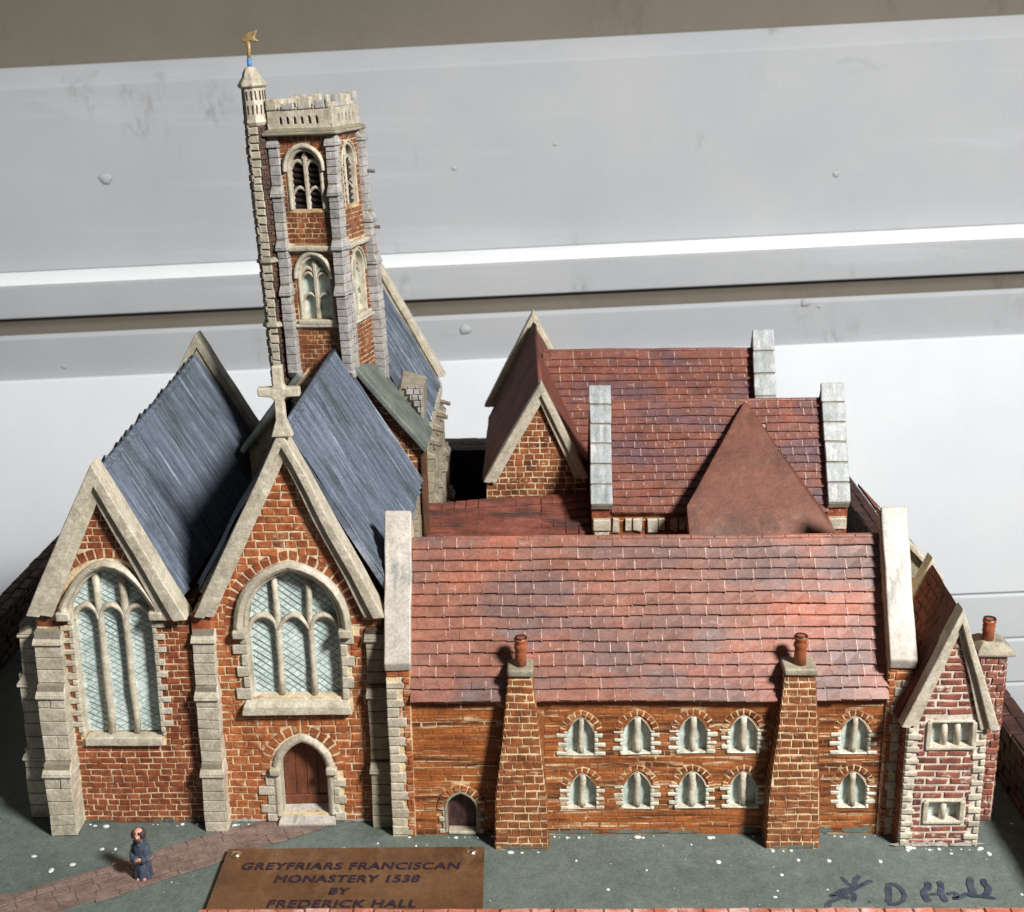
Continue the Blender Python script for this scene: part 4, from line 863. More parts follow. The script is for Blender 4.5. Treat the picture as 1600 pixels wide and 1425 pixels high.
for x, z in wx:
    wn = band(MB(), HF, arch(x, .82, z, z + 1.0, z + WH - .04, 5), arch(x, .9, z - .05, z + 1.0, z + WH + .05, 5), -.45, .02, .02).build('window', 'stone', hall, bevel=.04)
    for s in (-1, 1):
        a, b = (x - .85, x) if s < 0 else (x, x + .85)
        top = [(a + (b - a) * k / 4, arch_h(x, .86, z + 1.0, z + WH, a + (b - a) * k / 4)) for k in range(5)]
        pane(HF, [(a, z), (b, z)] + top[::-1], -.4, 'glass_small', wn)
    mw = random.uniform(.19, .24)
    MB().tube([HF.p(x + random.uniform(-.04, .04), z + (WH - .1) * k / 5, -.16) for k in range(6)], [mw * random.uniform(.9, 1.1) for _ in range(6)], 8).build('mullion', 'stone', wn, smooth=True)
    for s in (-1, 1): quoins(HF, s, x + s * .8, z - .12, z + 1.5, .29, .22, .6, 'quoin_pale', wall, .09, .03, bev=.1)
    voussoirs(HF, x, .86, z + 1.3, z + WH, .12, .46, 'brick_streak', wall, 5, .06)
    fbox(MB(), HF, x - .85, x + .85, z - .14, z + .02, -.5, .06).build('sill', 'quoin_pale', wn, bevel=.08)
dd = MB().prism([HF.p(a, b, -.6) for a, b in arch(-4.75, .95, .1, 1.7, 2.95)], -HF.n * .2).build('door', 'door_dark', hall)
band(MB(), HF, arch(-4.75, .88, .15, 1.7, 2.85, 5), arch(-4.75, 1.08, .1, 1.7, 3.08, 5), -.6, .1, .04).build('door_frame', 'stone_drab', hall, bevel=.05)
for s in (-1, 1): quoins(HF, s, -4.75 + s * 1.05, .05, 2.0, .4, .12, .32, 'stone', wall, .12, bev=.08)
voussoirs(HF, -4.75, 1.0, 1.75, 3.0, .08, .5, 'brick_streak', wall, 5, .12)
fbox(MB(), HF, -5.6, -3.9, 0, .25, -.6, .12).build('doorstep', 'stone', hall, bevel=.08)
MB().box(-8.7, 21.5, HY + .76, 80, 0, 10).build('side_wall', 'brick_streak', hall, cut=5)
# end piers carrying the gable parapets
for a0, a1, s in ((-8.95, -7.55, -1), (20.4, 21.8, 1)):
    pc = MB().prism([(a0, HY - .15, 0), (a0, HY - .15, 11.4), (a0, 76, 19.1), (a0, 80.3, 11.4), (a0, 80.3, 0)], (a1 - a0, 0, 0)).build('gable_wall', 'mortar', hall, wp=False)
    fr = front(HY - .15)
    xin = a0 if s < 0 else a1
    quoins(fr, -s, xin, .1, 10.4, .62, .7, 1.1, 'stone', pc, .1, .06, bev=.06)
    rect = [(a0, 0), (a1, 0), (a1, 11.3), (a0, 11.3)]
    bricks(field(rect, [[(a0 - 1, -1), (a0 + .95, -1), (a0 + .95, 10.4), (a0 - 1, 10.4)] if s < 0 else [(a1 - .95, -1), (a1 + 1, -1), (a1 + 1, 10.4), (a1 - .95, 10.4)]], 0, 11.3, .45, .7, .07), fr, 'brick', pc, 30, .1)
    e0, e1 = a0 - .08, a1 + .12
    k = .12 if s > 0 else -.1
    cp = MB().hexa([(e0, 71.35, 11.15), (e1, 71.35, 11.15), (e1 + k, 76.0, 19.0), (e0 + k, 76.0, 19.0), (e0, 71.15, 11.75), (e1, 71.15, 11.75), (e1 + k, 75.95, 19.5), (e0 + k, 75.95, 19.5)])
    cp.build('coping', 'coping', hall, bevel=.1, cut=2)
    MB().hexa([(e0, 80.6, 11.15), (e1, 80.6, 11.15), (e1 + k, 76.05, 19.0), (e0 + k, 76.05, 19.0), (e0, 80.8, 11.75), (e1, 80.8, 11.75), (e1 + k, 76.0, 19.5), (e0 + k, 76.0, 19.5)]).build('coping', 'coping', hall, bevel=.1, cut=2)
tile_roof(hall, (-7.55, 71.3, 9.15), (28.0, 0, 0), (0, 4.7, 8.55), 14, .92, 'tile', 300)
MB().prism([(-7.55, 76.05, 17.6), (20.4, 76.05, 17.6), (20.4, 80.8, 9.1), (-7.55, 80.8, 9.1)], (0, -.3, -.2)).build('roof', 'tile', hall, cut=3)
n = 20
for i in range(n):
    a = -7.55 + 27.95 * i / n; MB().tube([(a + .02, 76.0, 17.62), (a + 27.95 / n - .02, 76.0, 17.62)], .2, 8).build('ridge_tile', 'tile', hall, bevel=.04)
# chimney stacks against the front
def chimney(x0, x1, t0, t1, mm):
    prof = [(0, x0, x1, 70.1, 0), (3.4, x0 + .08, x1 - .1, 70.25, 0), (7.4, x0 + (t0 - x0) * .62, x1 + (t1 - x1) * .55, 70.65, 0), (11.0, t0, t1, 71.0, 0)]
    mb = MB(); K = len(prof)
    for z, a, b, y, _ in prof: mb.v += [V((a, y, z)), V((b, y, z)), V((b, 72.6, z)), V((a, 72.6, z))]
    for i in range(K - 1):
        for k in range(4): mb.f.append((i * 4 + k, i * 4 + (k + 1) % 4, i * 4 + 4 + (k + 1) % 4, i * 4 + 4 + k))
    mb.f += [(3, 2, 1, 0), tuple((K - 1) * 4 + k for k in range(4))]
    c = mb.build('chimney', 'mortar_chimney', hall, wp=False)
    def at(z):
        for p, q in zip(prof, prof[1:]):
            if p[0] <= z <= q[0]: t = (z - p[0]) / (q[0] - p[0]); return [p[k] + t * (q[k] - p[k]) for k in (1, 2, 3)]
        return prof[-1][1:4]
    items = []; z = 0.02; k = 0; side = []
    while z < 10.9:
        h = random.uniform(.4, .52); a, b, y = at(min(z + h / 2, 11)); nb = max(2, round((b - a) / .68)); ofs = .5 if k % 2 else 0
        xs = [a] + sorted(a + (b - a) * min(.97, max(.03, (i + .5 - ofs * .5 + random.uniform(-.12, .12)) / nb)) for i in range(nb) if 0.05 < (i + .5 - ofs * .5) / nb < .95) + [b]
        for p, q in zip(xs, xs[1:]):
            if q - p > .12: items.append((V(((p + q) / 2, y + .02, z + h / 2)), V((q - p - .05, 0, 0)), V((0, .02, h - .07)), V((0, -.06, 0))))
        for sx, sd in ((a, -1), (b, 1)):
            yy = y
            while yy < 72.3:
                l = random.uniform(.5, .9); side.append((V((sx, min(yy + l / 2, 72.5), z + h / 2)), V((0, -sd * (l - .06), 0)), V((0, 0, h - .07)), V((sd * .07, 0, 0)))); yy += l
        z += h; k += 1
    pieces(items, 'b', 'brick', mm, c, 90); pieces(side, 'b', 'brick', mm, c, 0)
    MB().box(t0 - .12, t1 + .12, 70.8, 72.5, 10.95, 11.45).build('chimney_cap', 'stone_drab', c, bevel=.15)
    xc = (t0 + t1) / 2 + .02
    MB().lathe((xc, 71.5, 11.4), [(.36, 0), (.34, .9), (.33, 1.0), (.42, 1.15), (.4, 1.35), (.33, 1.45), (.4, 1.6), (.42, 1.75), (.3, 1.82)], 14).build('chimney_pot', 'clay_pot', c, smooth=True)
    MB().lathe((xc, 71.5, 13.15), [(.41, -.06), (.36, .1), (.25, .08), (.2, -.05)], 14).build('pot_rim', 'soot', c, smooth=True)
chimney(-2.65, .5, -1.72, -.4, 'brick_chimney')
chimney(13.5, 16.6, 14.3, 16.0, 'brick_chimney')

# ------------------------------------------------------------------ small gabled house at the right
ho = thing('gabled_house', 'narrow gabled house with whitish brick front at the right end', 'house', (23.7, 73, 0))
GY = 70.3; GF = front(GY)
h1 = [(22.75, 6.75), (25.1, 6.75), (25.1, 8.2), (22.75, 8.2)]; h2 = [(22.95, 1.85), (24.75, 1.85), (24.75, 3.0), (22.95, 3.0)]
ol = [(21.35, 0), (26.05, 0), (26.0, 7.9), (23.85, 14.4), (21.3, 8.1)]
wall = panel(GF, ol, [h1, h2], .6, 'wall', 'mortar_white', ho)
bricks(field(ol, [[(22.4, 6.5), (25.5, 6.5), (25.5, 8.45), (22.4, 8.45)], [(22.6, 1.6), (25.1, 1.6), (25.1, 3.3), (22.6, 3.3)], [(21, -1), (22.0, -1), (22.0, 8), (21, 8)], [(25.4, -1), (26.5, -1), (26.5, 8), (25.4, 8)]], .1, 14.2, .46, 1.25, .14), GF, 'brick_pink', wall, 200, .08)
quoins(GF, 1, 21.38, .1, 8.0, .42, .35, .75, 'stone', wall, .13, .07, bev=.07); quoins(GF, -1, 26.02, .1, 7.8, .42, .35, .8, 'stone', wall, .13, .07, bev=.07)
for (x0, x1, z0, z1, nl) in ((22.75, 25.1, 6.75, 8.2, 3), (22.95, 24.75, 1.85, 3.0, 2)):
    wn = MB(); fbox(wn, GF, x0 - .3, x0, z0 - .1, z1 + .1, -.3, .15); fbox(wn, GF, x1, x1 + .3, z0 - .1, z1 + .1, -.3, .15); fbox(wn, GF, x0 - .28, x1 + .28, z0 - .25, z0 - .02, -.3, .17); fbox(wn, GF, x0 - .2, x1 + .2, z1 + .02, z1 + .2, -.3, .1)
    wn = wn.build('window', 'stone', ho, bevel=.06)
    for i in range(nl):
        a, b = x0 + (x1 - x0) * i / nl, x0 + (x1 - x0) * (i + 1) / nl; pane(GF, [(a, z0), (b, z0), (b, z1), (a, z1)], -.45, 'glass_small', wn)
        if i: MB().tube([GF.p(a, z0 - .02, -.18), GF.p(a + .02, (z0 + z1) / 2, -.16), GF.p(a, z1 + .02, -.18)], .2, 8).build('mullion', 'stone', wn, smooth=True)
gable_coping(ho, front(69.9), (20.85, 8.15), (23.8, 15.6), (26.6, 7.9), .62, -.9, .1)
MB().box(21.35, 26.0, GY + .62, 76.2, 0, 8.2).build('side_wall', 'brick_red', ho, cut=4)
FLh = Fr((21.35, 0, 0), (0, -1, 0), (0, 0, 1), (-1, 0, 0))
pw = fbox(MB(), FLh, -76.2, -GY - .05, 0, 8.2, -.1, .02).build('wall', 'mortar_white', ho, wp=False)
bricks(field([(-76.2, 0), (-GY - .05, 0), (-GY - .05, 8.2), (-76.2, 8.2)], [], 0, 8.2, .43, .9, .08), FLh, 'brick_red', pw, 60, .12)
rfL = MB().hexa([(21.0, 70.7, 8.2), (21.3, 76.6, 8.4), (24.0, 76.6, 15.2), (23.75, 70.7, 15.0), (20.75, 70.7, 8.3), (21.0, 76.6, 8.5), (23.95, 76.6, 15.5), (23.75, 70.7, 15.3)]).build('roof', 'tile_flat', ho, cut=1.2)
MB().hexa([(26.3, 70.7, 8.0), (26.3, 76.6, 8.2), (24.0, 76.6, 15.2), (23.75, 70.7, 15.0), (26.6, 70.7, 8.1), (26.6, 76.6, 8.3), (24.0, 76.6, 15.5), (23.8, 70.7, 15.3)]).build('roof', 'tile_flat', ho, cut=1.2)
fl = Fr((20.85, 70.8, 8.3), (0, 1, 0), (3.0, 0, 7.0), (-.92, 0, .39))
bricks(field([(0.1, 0), (5.6, 0.1), (5.6, 7.4), (0.1, 7.4)], [], .1, 7.4, .62, .8, .05), fl, 'tile_flat', rfL, 120, .09, name='tile')
gable_coping(ho, front(77.4), (20.9, 8.6), (24.0, 16.0), (26.8, 8.4), .6, -.2, .8)
MB().prism([(21.3, 76.6, 8), (26.2, 76.6, 8), (24.0, 76.6, 15.1)], (0, .6, 0)).build('back_gable', 'brick_pink', ho)
sk = MB().box(26.15, 27.75, 73.1, 75.0, 0, 11.2).build('chimney', 'mortar_white', ho, wp=False)
for f, a0, a1 in ((front(73.1), 26.15, 27.75), (Fr((27.75, 0, 0), (0, 1, 0), (0, 0, 1), (1, 0, 0)), 73.1, 75.0)):
    bricks(field([(a0, 0), (a1, 0), (a1, 11.1), (a0, 11.1)], [], 0, 11.1, .46, .72, .09), f, 'brick_pink', sk, 70, .12)
cp = MB().box(25.95, 28.15, 72.8, 75.3, 11.15, 11.4); cp.hexa([(25.95, 72.8, 11.4), (28.15, 72.8, 11.4), (28.15, 75.3, 11.4), (25.95, 75.3, 11.4), (26.4, 73.4, 11.85), (27.6, 73.4, 11.85), (27.6, 74.7, 11.85), (26.4, 74.7, 11.85)])
cp.build('chimney_cap', 'stone_drab', sk, bevel=.06)
MB().lathe((26.75, 73.8, 11.75), [(.36, 0), (.33, .6), (.38, .7), (.33, .8), (.38, 1.0), (.33, 1.1), (.4, 1.25), (.38, 1.4), (.2, 1.42)], 14).build('chimney_pot', 'clay_pot', sk, smooth=True)
MB().lathe((26.75, 73.8, 13.1), [(.4, -.1), (.37, .12), (.25, .1), (.2, -.05)], 14).build('pot_rim', 'soot', sk, smooth=True)

# ------------------------------------------------------------------ ranges at the back
bw_ = thing('brick_wing', 'small brick wing with stone gable coping half hidden between hall and gabled house', 'house', (24, 84, 0))
wb = MB().prism([(22.3, 81.0, 0), (25.6, 81.0, 0), (25.6, 81.0, 12.9), (22.3, 81.0, 12.9)], (0, 7, 0)).build('wall', 'mortar', bw_, wp=False)
bricks(field([(22.3, 0), (25.6, 0), (25.6, 12.9), (22.3, 12.9)], [], 0, 12.9, .5, .85, .08), front(81.0), 'brick', wb, 80, .1)
gr = MB().prism([(22.0, 80.9, 16.9), (25.6, 80.9, 12.85), (21.0, 80.9, 12.85)], (0, .8, 0)).build('gable', 'stone_drab', bw_, bevel=.05)
quoins(front(80.9), 1, 23.0, 13.0, 15.2, .5, .5, .9, 'joint_dark', gr, .1)
MB().hexa([(21.8, 80.5, 17.0), (25.9, 80.5, 12.7), (25.9, 82.0, 12.7), (21.8, 82.0, 17.0), (21.8, 80.5, 17.5), (26.15, 80.5, 12.95), (26.15, 82.0, 12.95), (21.8, 82.0, 17.5)]).build('coping', 'stone', bw_, bevel=.08)
MB().hexa([(22, 82, 16.8), (25.8, 82, 12.6), (25.8, 88, 12.6), (22, 88, 16.8), (22, 82, 17), (26, 82, 12.8), (26, 88, 12.8), (22, 88, 17)]).build('roof', 'tile_flat', bw_)

cw = thing('court_shade_wall', 'added black wall standing in for shadow in the gap between the church and the brick gable', 'wall', (-6.2, 119.5, 0))  # added to hide the court floor, black in place of the shade there
wc = MB().box(-9.0, -3.6, 119.1, 120, 0, 10.3).build('wall', 'border_joint_shade', cw, wp=False)
bricks(field([(-9, 0), (-3.6, 0), (-3.6, 10.3), (-9, 10.3)], [], 0, 10.3, .8, 1.6, .1), front(119.1), 'border_joint_shade', wc, 60, .06)

cl = thing('cloister_range', 'low streaky red roof range running behind the hall ridge', 'cloister', (-2, 94, 0))
MB().box(-8.3, 4.0, 91.0, 99.5, 0, 8.6).build('wall', 'brick_streak', cl, cut=4)
q0 = [(-8.45, 90.3, 8.3), (4.05, 90.8, 8.3), (4.05, 99.9, 12.4), (-8.25, 96.9, 12.6)]
rp = MB().prism(q0, (0, .1, -.4)).build('roof', 'cloister', cl, wp=False)
n = 11; Q = [V(p) for p in q0]
for i in range(n):
    f0, f1 = i / n, (i + 1) / n + .02
    a0, b0, a1, b1 = Q[0].lerp(Q[3], f0), Q[1].lerp(Q[2], f0), Q[0].lerp(Q[3], f1), Q[1].lerp(Q[2], f1); k = 13
    for s in range(k):
        t0, t1 = s / k, (s + 1) / k - .002; r_ = random.uniform(-.03, .05); h0 = V((0, -.06, .17 + r_)); h1 = V((0, 0, .04))
        if s: t0 += random.uniform(-.01, .01)
        MB().hexa([a0.lerp(b0, t0), a0.lerp(b0, t1), a1.lerp(b1, t1), a1.lerp(b1, t0), a0.lerp(b0, t0) + h0, a0.lerp(b0, t1) + h0, a1.lerp(b1, t1) + h1, a1.lerp(b1, t0) + h1]).build('tile', 'cloister', rp, bevel=.04)
MB().prism([(-8.25, 96.95, 12.6), (4.05, 99.95, 12.4), (4.05, 103, 8.3), (-8.25, 101, 8.3)], (0, -.2, -.3)).build('roof', 'cloister', cl)

gb = thing('gabled_range', 'brick gable with pale coping and long brown red roof behind the cloister', 'house', (0.2, 108, 0))
GB = front(100.4)
ol = [(-3.95, 6), (3.95, 6), (3.95, 13.9), (.36, 20.5), (-3.95, 13.7)]
wl = panel(GB, ol, [], 1.0, 'wall', 'mortar', gb)
bricks(field(ol, [], 10.6, 20.3, .5, .74, .075), GB, 'brick_tower', wl, 220, .06)
gable_coping(gb, front(99.8), (-4.2, 13.45), (.36, 21.45), (4.1, 13.75), .85, -.9, .1)
MB().box(-3.9, 3.9, 101.45, 117, 0, 13.4).build('side_wall', 'brick_streak', gb, cut=5)
for xe, ze in ((-4.2, 13.1), (4.1, 13.3)):
    MB().hexa([(.3, 100.7, 20.6), (-.1, 117, 22.0), (xe - .1, 117, ze + .6), (xe, 100.7, ze), (.3, 100.7, 20.95), (-.1, 117, 22.4), (xe * 1.03, 117, ze + .9), (xe * 1.03, 100.7, ze + .3)]).build('roof', 'tile_flat', gb, cut=1.2, bevel=.05)
MB().tube([(.3, 100.7, 20.95), (.1, 108, 21.6), (-.1, 117, 22.4)], .18, 8).build('ridge_roll', 'tile_flat', gb, smooth=True)
gable_coping(gb, front(118.6), (-4.7, 14.8), (-.2, 23.5), (4.4, 14.8), .8, -.6, .9)
MB().prism([(-4.1, 117.2, 13), (4.0, 117.2, 13), (-.1, 117.2, 22.5)], (0, 1, 0)).build('back_gable', 'stone', gb)

def range_x(th, x0, x1, ye, ze, yr, zr, rows, tw_, pl, pr, lim, cap, skip=None):
    tile_roof(th, (x0, ye, ze), (x1 - x0, 0, 0), (0, yr - ye, zr - ze), rows, tw_, 'tile_back', lim, skip=skip, thick=.17)
    MB().prism([(x0, yr + .05, zr - .1), (x1, yr + .05, zr - .1), (x1, 2 * yr - ye, ze), (x0, 2 * yr - ye, ze)], (0, -.3, -.2)).build('roof', 'tile_back', th, cut=3)
    n = int((x1 - x0) / 1.1)
    for i in range(n):
        a = x0 + (x1 - x0) * i / n; MB().tube([(a, yr, zr), (a + (x1 - x0) / n - .02, yr, zr)], .16, 8).build('ridge_tile', 'tile_back', th, bevel=.03)
    MB().box(x0, x1, ye + .4, 2 * yr - ye - .4, 0, ze - .15).build('wall', 'brick_streak', th, cut=4)
    for (p, s) in ((pl, -1), (pr, 1)):
        if not p: continue
        a0, a1, rise = p; sl = (zr - ze) / (yr - ye)
        MB().prism([(a0, ye + .1, 0), (a0, ye + .1, ze + rise - .4), (a0, yr, zr + rise - .35), (a0, 2 * yr - ye - .1, ze + rise - .4), (a0, 2 * yr - ye - .1, 0)], (a1 - a0, 0, 0)).build('gable_wall', 'brick_red', th, cut=3)
        k = 6; y0_, z0_ = ye - .35, ze + rise - .9
        cpart = MB().hexa([(a0 - .05, y0_ + .2, z0_), (a1 + .05, y0_ + .2, z0_), (a1 + .05, yr, zr + rise - .4), (a0 - .05, yr, zr + rise - .4), (a0 - .05, y0_, z0_ + .4), (a1 + .05, y0_, z0_ + .4), (a1 + .05, yr, zr + rise - .08), (a0 - .05, yr, zr + rise - .08)]).build('coping', 'joint', th)
        dv = V((0, yr - y0_, zr + rise - z0_ - .4)); nn = V((0, -dv.z, dv.y)).normalized() * .1
        for i in range(k):
            p0 = V((0, y0_, z0_ + .4)) + dv * (i / k + .006); p1 = V((0, y0_, z0_ + .4)) + dv * ((i + 1) / k - .006)
            e = random.uniform(-.03, .03)
            q = [V((a0 - .1 + e, 0, 0)), V((a1 + .1 + e, 0, 0))]
            MB().hexa([q[0] + p0 - nn * 3, q[1] + p0 - nn * 3, q[1] + p1 - nn * 3, q[0] + p1 - nn * 3, q[0] + p0 + nn, q[1] + p0 + nn, q[1] + p1 + nn, q[0] + p1 + nn]).build('coping_stone', cap, cpart, bevel=.06)
        MB().hexa([(a0 - .05, yr + .02, zr + rise - .4), (a1 + .05, yr + .02, zr + rise - .4), (a1 + .05, 2 * yr - y0_, z0_), (a0 - .05, 2 * yr - y0_, z0_), (a0 - .05, yr + .02, zr + rise), (a1 + .05, yr + .02, zr + rise), (a1 + .05, 2 * yr - y0_, z0_ + .4), (a0 - .05, 2 * yr - y0_, z0_ + .4)]).build('coping', cap, th, bevel=.08)

r1 = thing('rear_range', 'rearmost dark red tiled range with grey coped gable at its right end', 'house', (10, 111, 0))
range_x(r1, 0.6, 18.2, 105.5, 11.8, 111, 21.4, 17, .95, None, (18.2, 19.8, 1.7), 160, 'coping_blue', skip=lambda u, v: v < 1.5)
r2 = thing('middle_range', 'dark red tiled range with blue grey coped gables at both ends', 'house', (13.5, 99.5, 0))
range_x(r2, 5.55, 21.7, 95.2, 12.4, 99.5, 20.0, 14, .8, (4.1, 5.55, 1.3), (21.7, 23.2, 1.3), 260, 'coping_blue', skip=lambda u, v: 6.2 < u < 15.4 and v < 8.6 * (1 - abs(u - 10.3) / 5.0))
F5 = front(95.55)
it = []
x = 5.7
while x < 11.2:
    w = random.uniform(.5, .85); it.append((x, x + w - .08, 10.9 + random.uniform(-.1, .1), 11.9)); x += w + random.choice((.0, .35))
bricks(it, F5, 'stone', [o for o in r2.children if o.name.startswith('wall')][0], 20, .25, name='stone')
for a0, a1, ms in ((4.15, 5.5, 'stone'), (21.75, 23.1, 'brick_red')):
    fbox(MB(), front(95.3), a0, a1, 11.1, 12.0, -.3, .45).build('kneeler', 'stone', r2, bevel=.1); fbox(MB(), front(95.3), a0 + .1, a1 - .1, 9.6, 11.05, -.3, .3).build('kneeler', ms, r2, bevel=.1)
hp = thing('porch', 'porch with plain rust brown triangular hipped roof leaning on the middle range', 'porch', (15.8, 94, 0))
MB().box(11.4, 21.0, 91.6, 95.6, 0, 12.0).build('wall', 'brick_streak', hp, cut=4)
ap = V((15.75, 98.9, 20.15)); A1 = V((10.85, 92.6, 13.9)); A0 = V((10.9, 90.8, 11.9)); B0 = V((21.7, 90.8, 11.9))
r = MB().add([ap, A1, A0, B0, (16.0, 100.4, 18.5), (10.9, 96.5, 11.9), (21.9, 96.5, 11.9)], [(0, 1, 2, 3), (0, 5, 2, 1), (0, 3, 6), (2, 5, 6, 3), (0, 6, 4), (0, 4, 5), (5, 4, 6)]).build('roof', 'hip', hp, bevel=.12, cut=1.2)

# ------------------------------------------------------------------ monk figurine on the path
mk = thing('person', 'small monk figure in long dark navy habit standing on the path', 'person', (-23.1, 67.4, 0))
mx_, my_ = -23.1, 67.4
bd = MB()
bd.tube([(mx_, my_, .1), (mx_, my_, 1.2), (mx_, my_, 2.0), (mx_, my_, 2.3), (mx_, my_ - .01, 2.5)], [.35, .3, .38, .18, .15], 10)
bd.blob((mx_ - .02, my_ - .04, 2.86), (.31, .34, .4), 14, 9)
bd.blob((mx_ - .04, my_ - .38, 2.82), (.06, .08, .07), 8, 5)           # nose
for s in (-1, 1):
    bd.blob((mx_ + s * .31, my_, 2.84), (.05, .08, .1), 8, 5)           # ears
    bd.tube([(mx_ + s * .34, my_ + .02, 2.05), (mx_ + s * .45, my_ - .08, 1.6), (mx_ + s * .36, my_ - .38, 1.42), (mx_ + s * .12, my_ - .52, 1.42)], [.16, .14, .11, .09], 8)
    for k in range(4): bd.tube([(mx_ + s * .12, my_ - .52, 1.38 + .05 * k), (mx_ - s * .06, my_ - .56, 1.38 + .05 * k), (mx_ - s * .16, my_ - .5, 1.37 + .05 * k)], .035, 6)
    bd.tube([(mx_ + s * .1, my_ - .5, 1.52), (mx_ + s * .0, my_ - .56, 1.62)], .035, 6)
    bd.tube([(mx_ + s * .17, my_ - .1, .12), (mx_ + s * .17, my_ - .5, .1)], .12, 8)
b = bd.build('body', 'skin', mk, wp=False)
rm = b.modifiers.new('remesh', 'REMESH'); rm.mode = 'VOXEL'; rm.voxel_size = .0004; rm.use_smooth_shade = True
hb_ = MB()
fold = lambda a, z: 1 + (.09 * max(0, 1 - z / 1.7)) * sin(a * 7) + .03 * sin(a * 3 + z)
hb_.lathe((mx_, my_, .03), [(.54, 0), (.55, .05), (.52, .4), (.48, .9), (.44, 1.3), (.45, 1.7), (.46, 2.0), (.38, 2.22), (.24, 2.36), (.22, 2.44)], 36, 1, .88, fold)
for s in (-1, 1):
    hb_.tube([(mx_ + s * .34, my_ + .02, 2.12), (mx_ + s * .47, my_ - .06, 1.65), (mx_ + s * .38, my_ - .36, 1.42), (mx_ + s * .13, my_ - .48, 1.4)], [.2, .19, .2, .22], 10)
hb_.tube([(mx_ - .3, my_ - .05, 2.35), (mx_ - .2, my_ + .25, 2.45), (mx_ + .2, my_ + .25, 2.45), (mx_ + .3, my_ - .05, 2.35), (mx_, my_ - .28, 2.25), (mx_ - .3, my_ - .05, 2.35)], .13, 8)
h = hb_.build('habit', 'habit', mk, wp=False); rm = h.modifiers.new('remesh', 'REMESH'); rm.mode = 'VOXEL'; rm.voxel_size = .00035; rm.use_smooth_shade = True
rp_ = MB().tube([(mx_ + .46 * cos(a), my_ + .42 * sin(a), 1.22) for a in [2 * pi * k / 16 for k in range(17)]], .05, 6).build('rope_belt', 'stone_drab', h, smooth=True, wp=False)
hr = MB()
for k in range(15):
    a = radians(-40 + 260 * k / 14)
    hr.blob((mx_ - .02 + .3 * cos(a), my_ - .02 + .3 * sin(a), 2.9 + .04 * sin(k * 2.3)), (.15, .15, .22), 8, 5)
for s in (-1, 1): hr.blob((mx_ - .02 + s * .16, my_ - .31, 3.08), (.14, .08, .1), 8, 5)
hr.blob((mx_ - .02, my_ - .36, 2.62), (.2, .1, .14), 8, 5)              # beard
hr_ = hr.build('hair', 'hair', mk, wp=False); rm = hr_.modifiers.new('remesh', 'REMESH'); rm.mode = 'VOXEL'; rm.voxel_size = .0004; rm.use_smooth_shade = True

# ------------------------------------------------------------------ brass plaque
pl = thing('plaque', 'engraved brass plaque screwed flat to the board in front', 'plaque', (-11, 66, 0))
pt = MB().hexa([(-18.6, 58.6, .02), (-3.1, 58.6, .02), (-3.3, 69.8, .02), (-18.6, 69.65, .02), (-18.6, 58.6, .42), (-3.1, 58.6, .42), (-3.3, 69.8, .42), (-18.6, 69.65, .42)]).build('plate', 'brass', pl, bevel=.04, wp=False)
for x, y in ((-18.0, 69.0), (-4.05, 69.2)):
    sc = MB().lathe((x, y, .42), [(.34, 0), (.33, .06), (.24, .15), (.1, .19)], 16).build('screw', 'screw', pl, smooth=True, wp=False)
    MB().box(x - .04, x + .04, y - .27, y + .27, .5, .605).build('slot', 'soot', sc, wp=False)
def lettering(txt, x, y, size, wid):
    cu = bpy.data.curves.new('lettering', 'FONT'); cu.body = txt; cu.size = size * S; cu.extrude = .012 * S; cu.offset = 0; cu.space_character = 1.12; cu.shear = .12
    tmp = bpy.data.objects.new('tmp', cu); col.objects.link(tmp); dg = bpy.context.evaluated_depsgraph_get(); me = bpy.data.meshes.new_from_object(tmp.evaluated_get(dg)); bpy.data.objects.remove(tmp)
    xs = [v.co.x for v in me.vertices]; sx = wid * S / (max(xs) - min(xs)); x0 = min(xs)
    for v in me.vertices: v.co = V(((v.co.x - x0) * sx + x * S, v.co.y + y * S, v.co.z + .43 * S))
    bm = bmesh.new(); bm.from_mesh(me); base = bm.verts[:] + bm.edges[:] + bm.faces[:]
    for k, (dx, dy) in enumerate(((.06, .0), (.0, .045), (.06, .045))):
        r_ = bmesh.ops.duplicate(bm, geom=base); bmesh.ops.translate(bm, verts=[q for q in r_['geom'] if isinstance(q, bmesh.types.BMVert)], vec=V((dx, dy, .006 * (k + 1))) * S)
    bm.to_mesh(me); bm.free()
    me.materials.clear(); me.materials.append(M['letter']); me.name = 'lettering'
    o = bpy.data.objects.new('lettering', me); col.objects.link(o); adopt(o, pl)
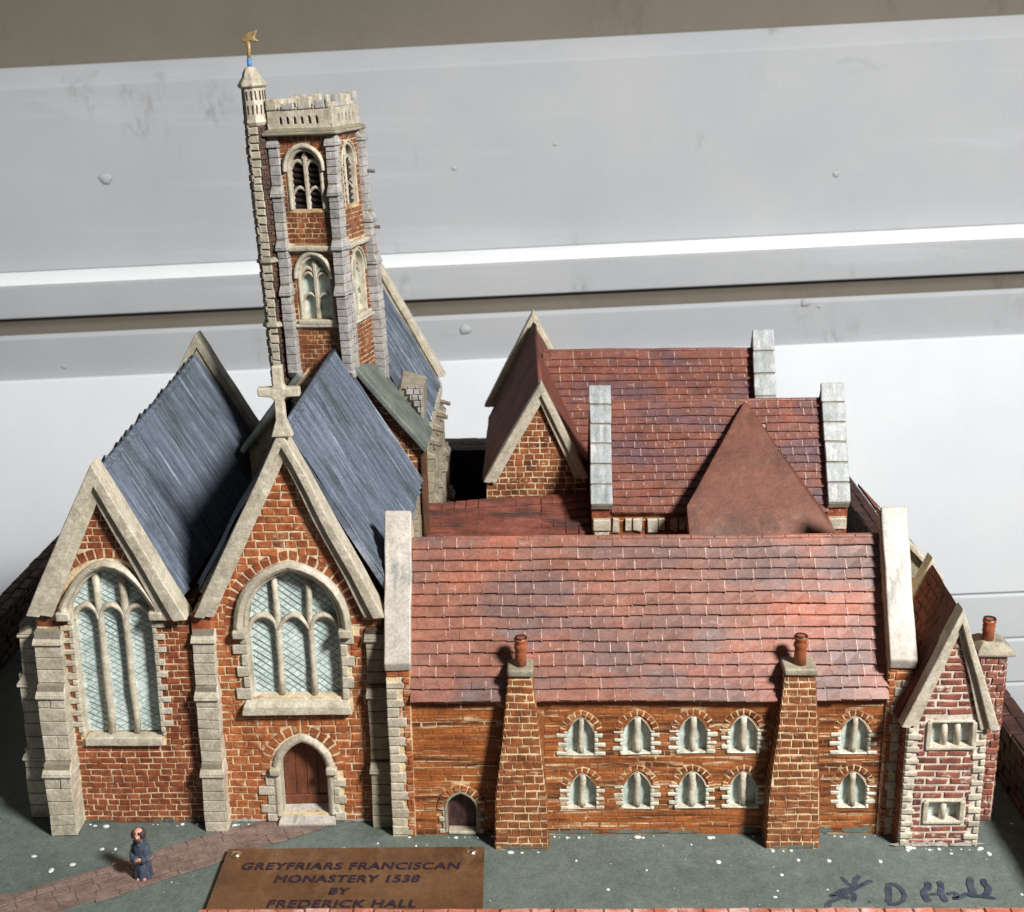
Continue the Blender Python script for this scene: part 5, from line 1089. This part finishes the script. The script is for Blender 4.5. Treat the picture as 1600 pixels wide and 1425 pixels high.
lettering('GREYFRIARS FRANCISCAN', -17.4, 67.45, .95, 12.7)
lettering('MONASTERY 1538', -15.25, 66.2, .95, 8.3)
lettering('BY', -11.95, 65.05, .85, 1.1)
lettering('FREDERICK HALL', -15.25, 63.85, .95, 8.3)

# daubs of board paint and plaster along the wall feet
rd = random.Random(21)
def daubs(th, fr, a0, a1, n, m, hmax, c=.05):
    mb = MB()
    for k in range(n):
        a = rd.uniform(a0, a1); w = rd.uniform(.25, 1.1); h = rd.uniform(.06, hmax)
        pts = [(a + w * cos(q) * rd.uniform(.7, 1.2), rd.uniform(.05, .12) + h * (1 + sin(q)) * rd.uniform(.7, 1.2)) for q in [2 * pi * i / 11 for i in range(11)]]
        mb.prism([fr.p(x, z, c) for x, z in pts], fr.n * rd.uniform(.02, .04))
    o = mb.build('paint_daubs', m, th, wp=False); o['kind'] = 'stuff'
daubs(hall, HF, .8, 13.2, 13, 'ground', .16, .02); daubs(hall, HF, 16.8, 20, 6, 'ground', .25, .02)
daubs(hall, front(70.1), -2.4, .3, 3, 'ground', .1, .03); daubs(hall, front(70.1), 13.8, 16.3, 4, 'ground', .1, .03)
daubs(nave, F, -18.9, -17, 5, 'coping', .12, .04); daubs(nave, F, -12, -10.5, 3, 'coping', .08, .04)
daubs(ho, GF, 21.5, 25.8, 9, 'coping', .16, .06); daubs(ch, F, -28, -21, 7, 'ground', .08, .04)
mb = MB()
for x0, x1, y, n in ((21.3, 26.2, 70.1, 26), (-8.6, -2.8, 71.5, 16), (-28.2, -20.8, 72.95, 14), (-19, -17, 72.9, 10), (.6, 13.4, 71.5, 22), (16.8, 20.3, 71.5, 8), (-2.6, .5, 69.95, 6), (13.5, 16.6, 69.95, 7)):
    for k in range(n // 2):
        r = .04 + .14 * rd.random() ** 2; mb.blob((rd.uniform(x0, x1), y - rd.random() * .25, .02), (r * rd.uniform(.8, 1.8), r, r * .5), 7, 4)
o = mb.build('plaster_crumbs', 'fleck', g, smooth=True, wp=False); o['kind'] = 'stuff'
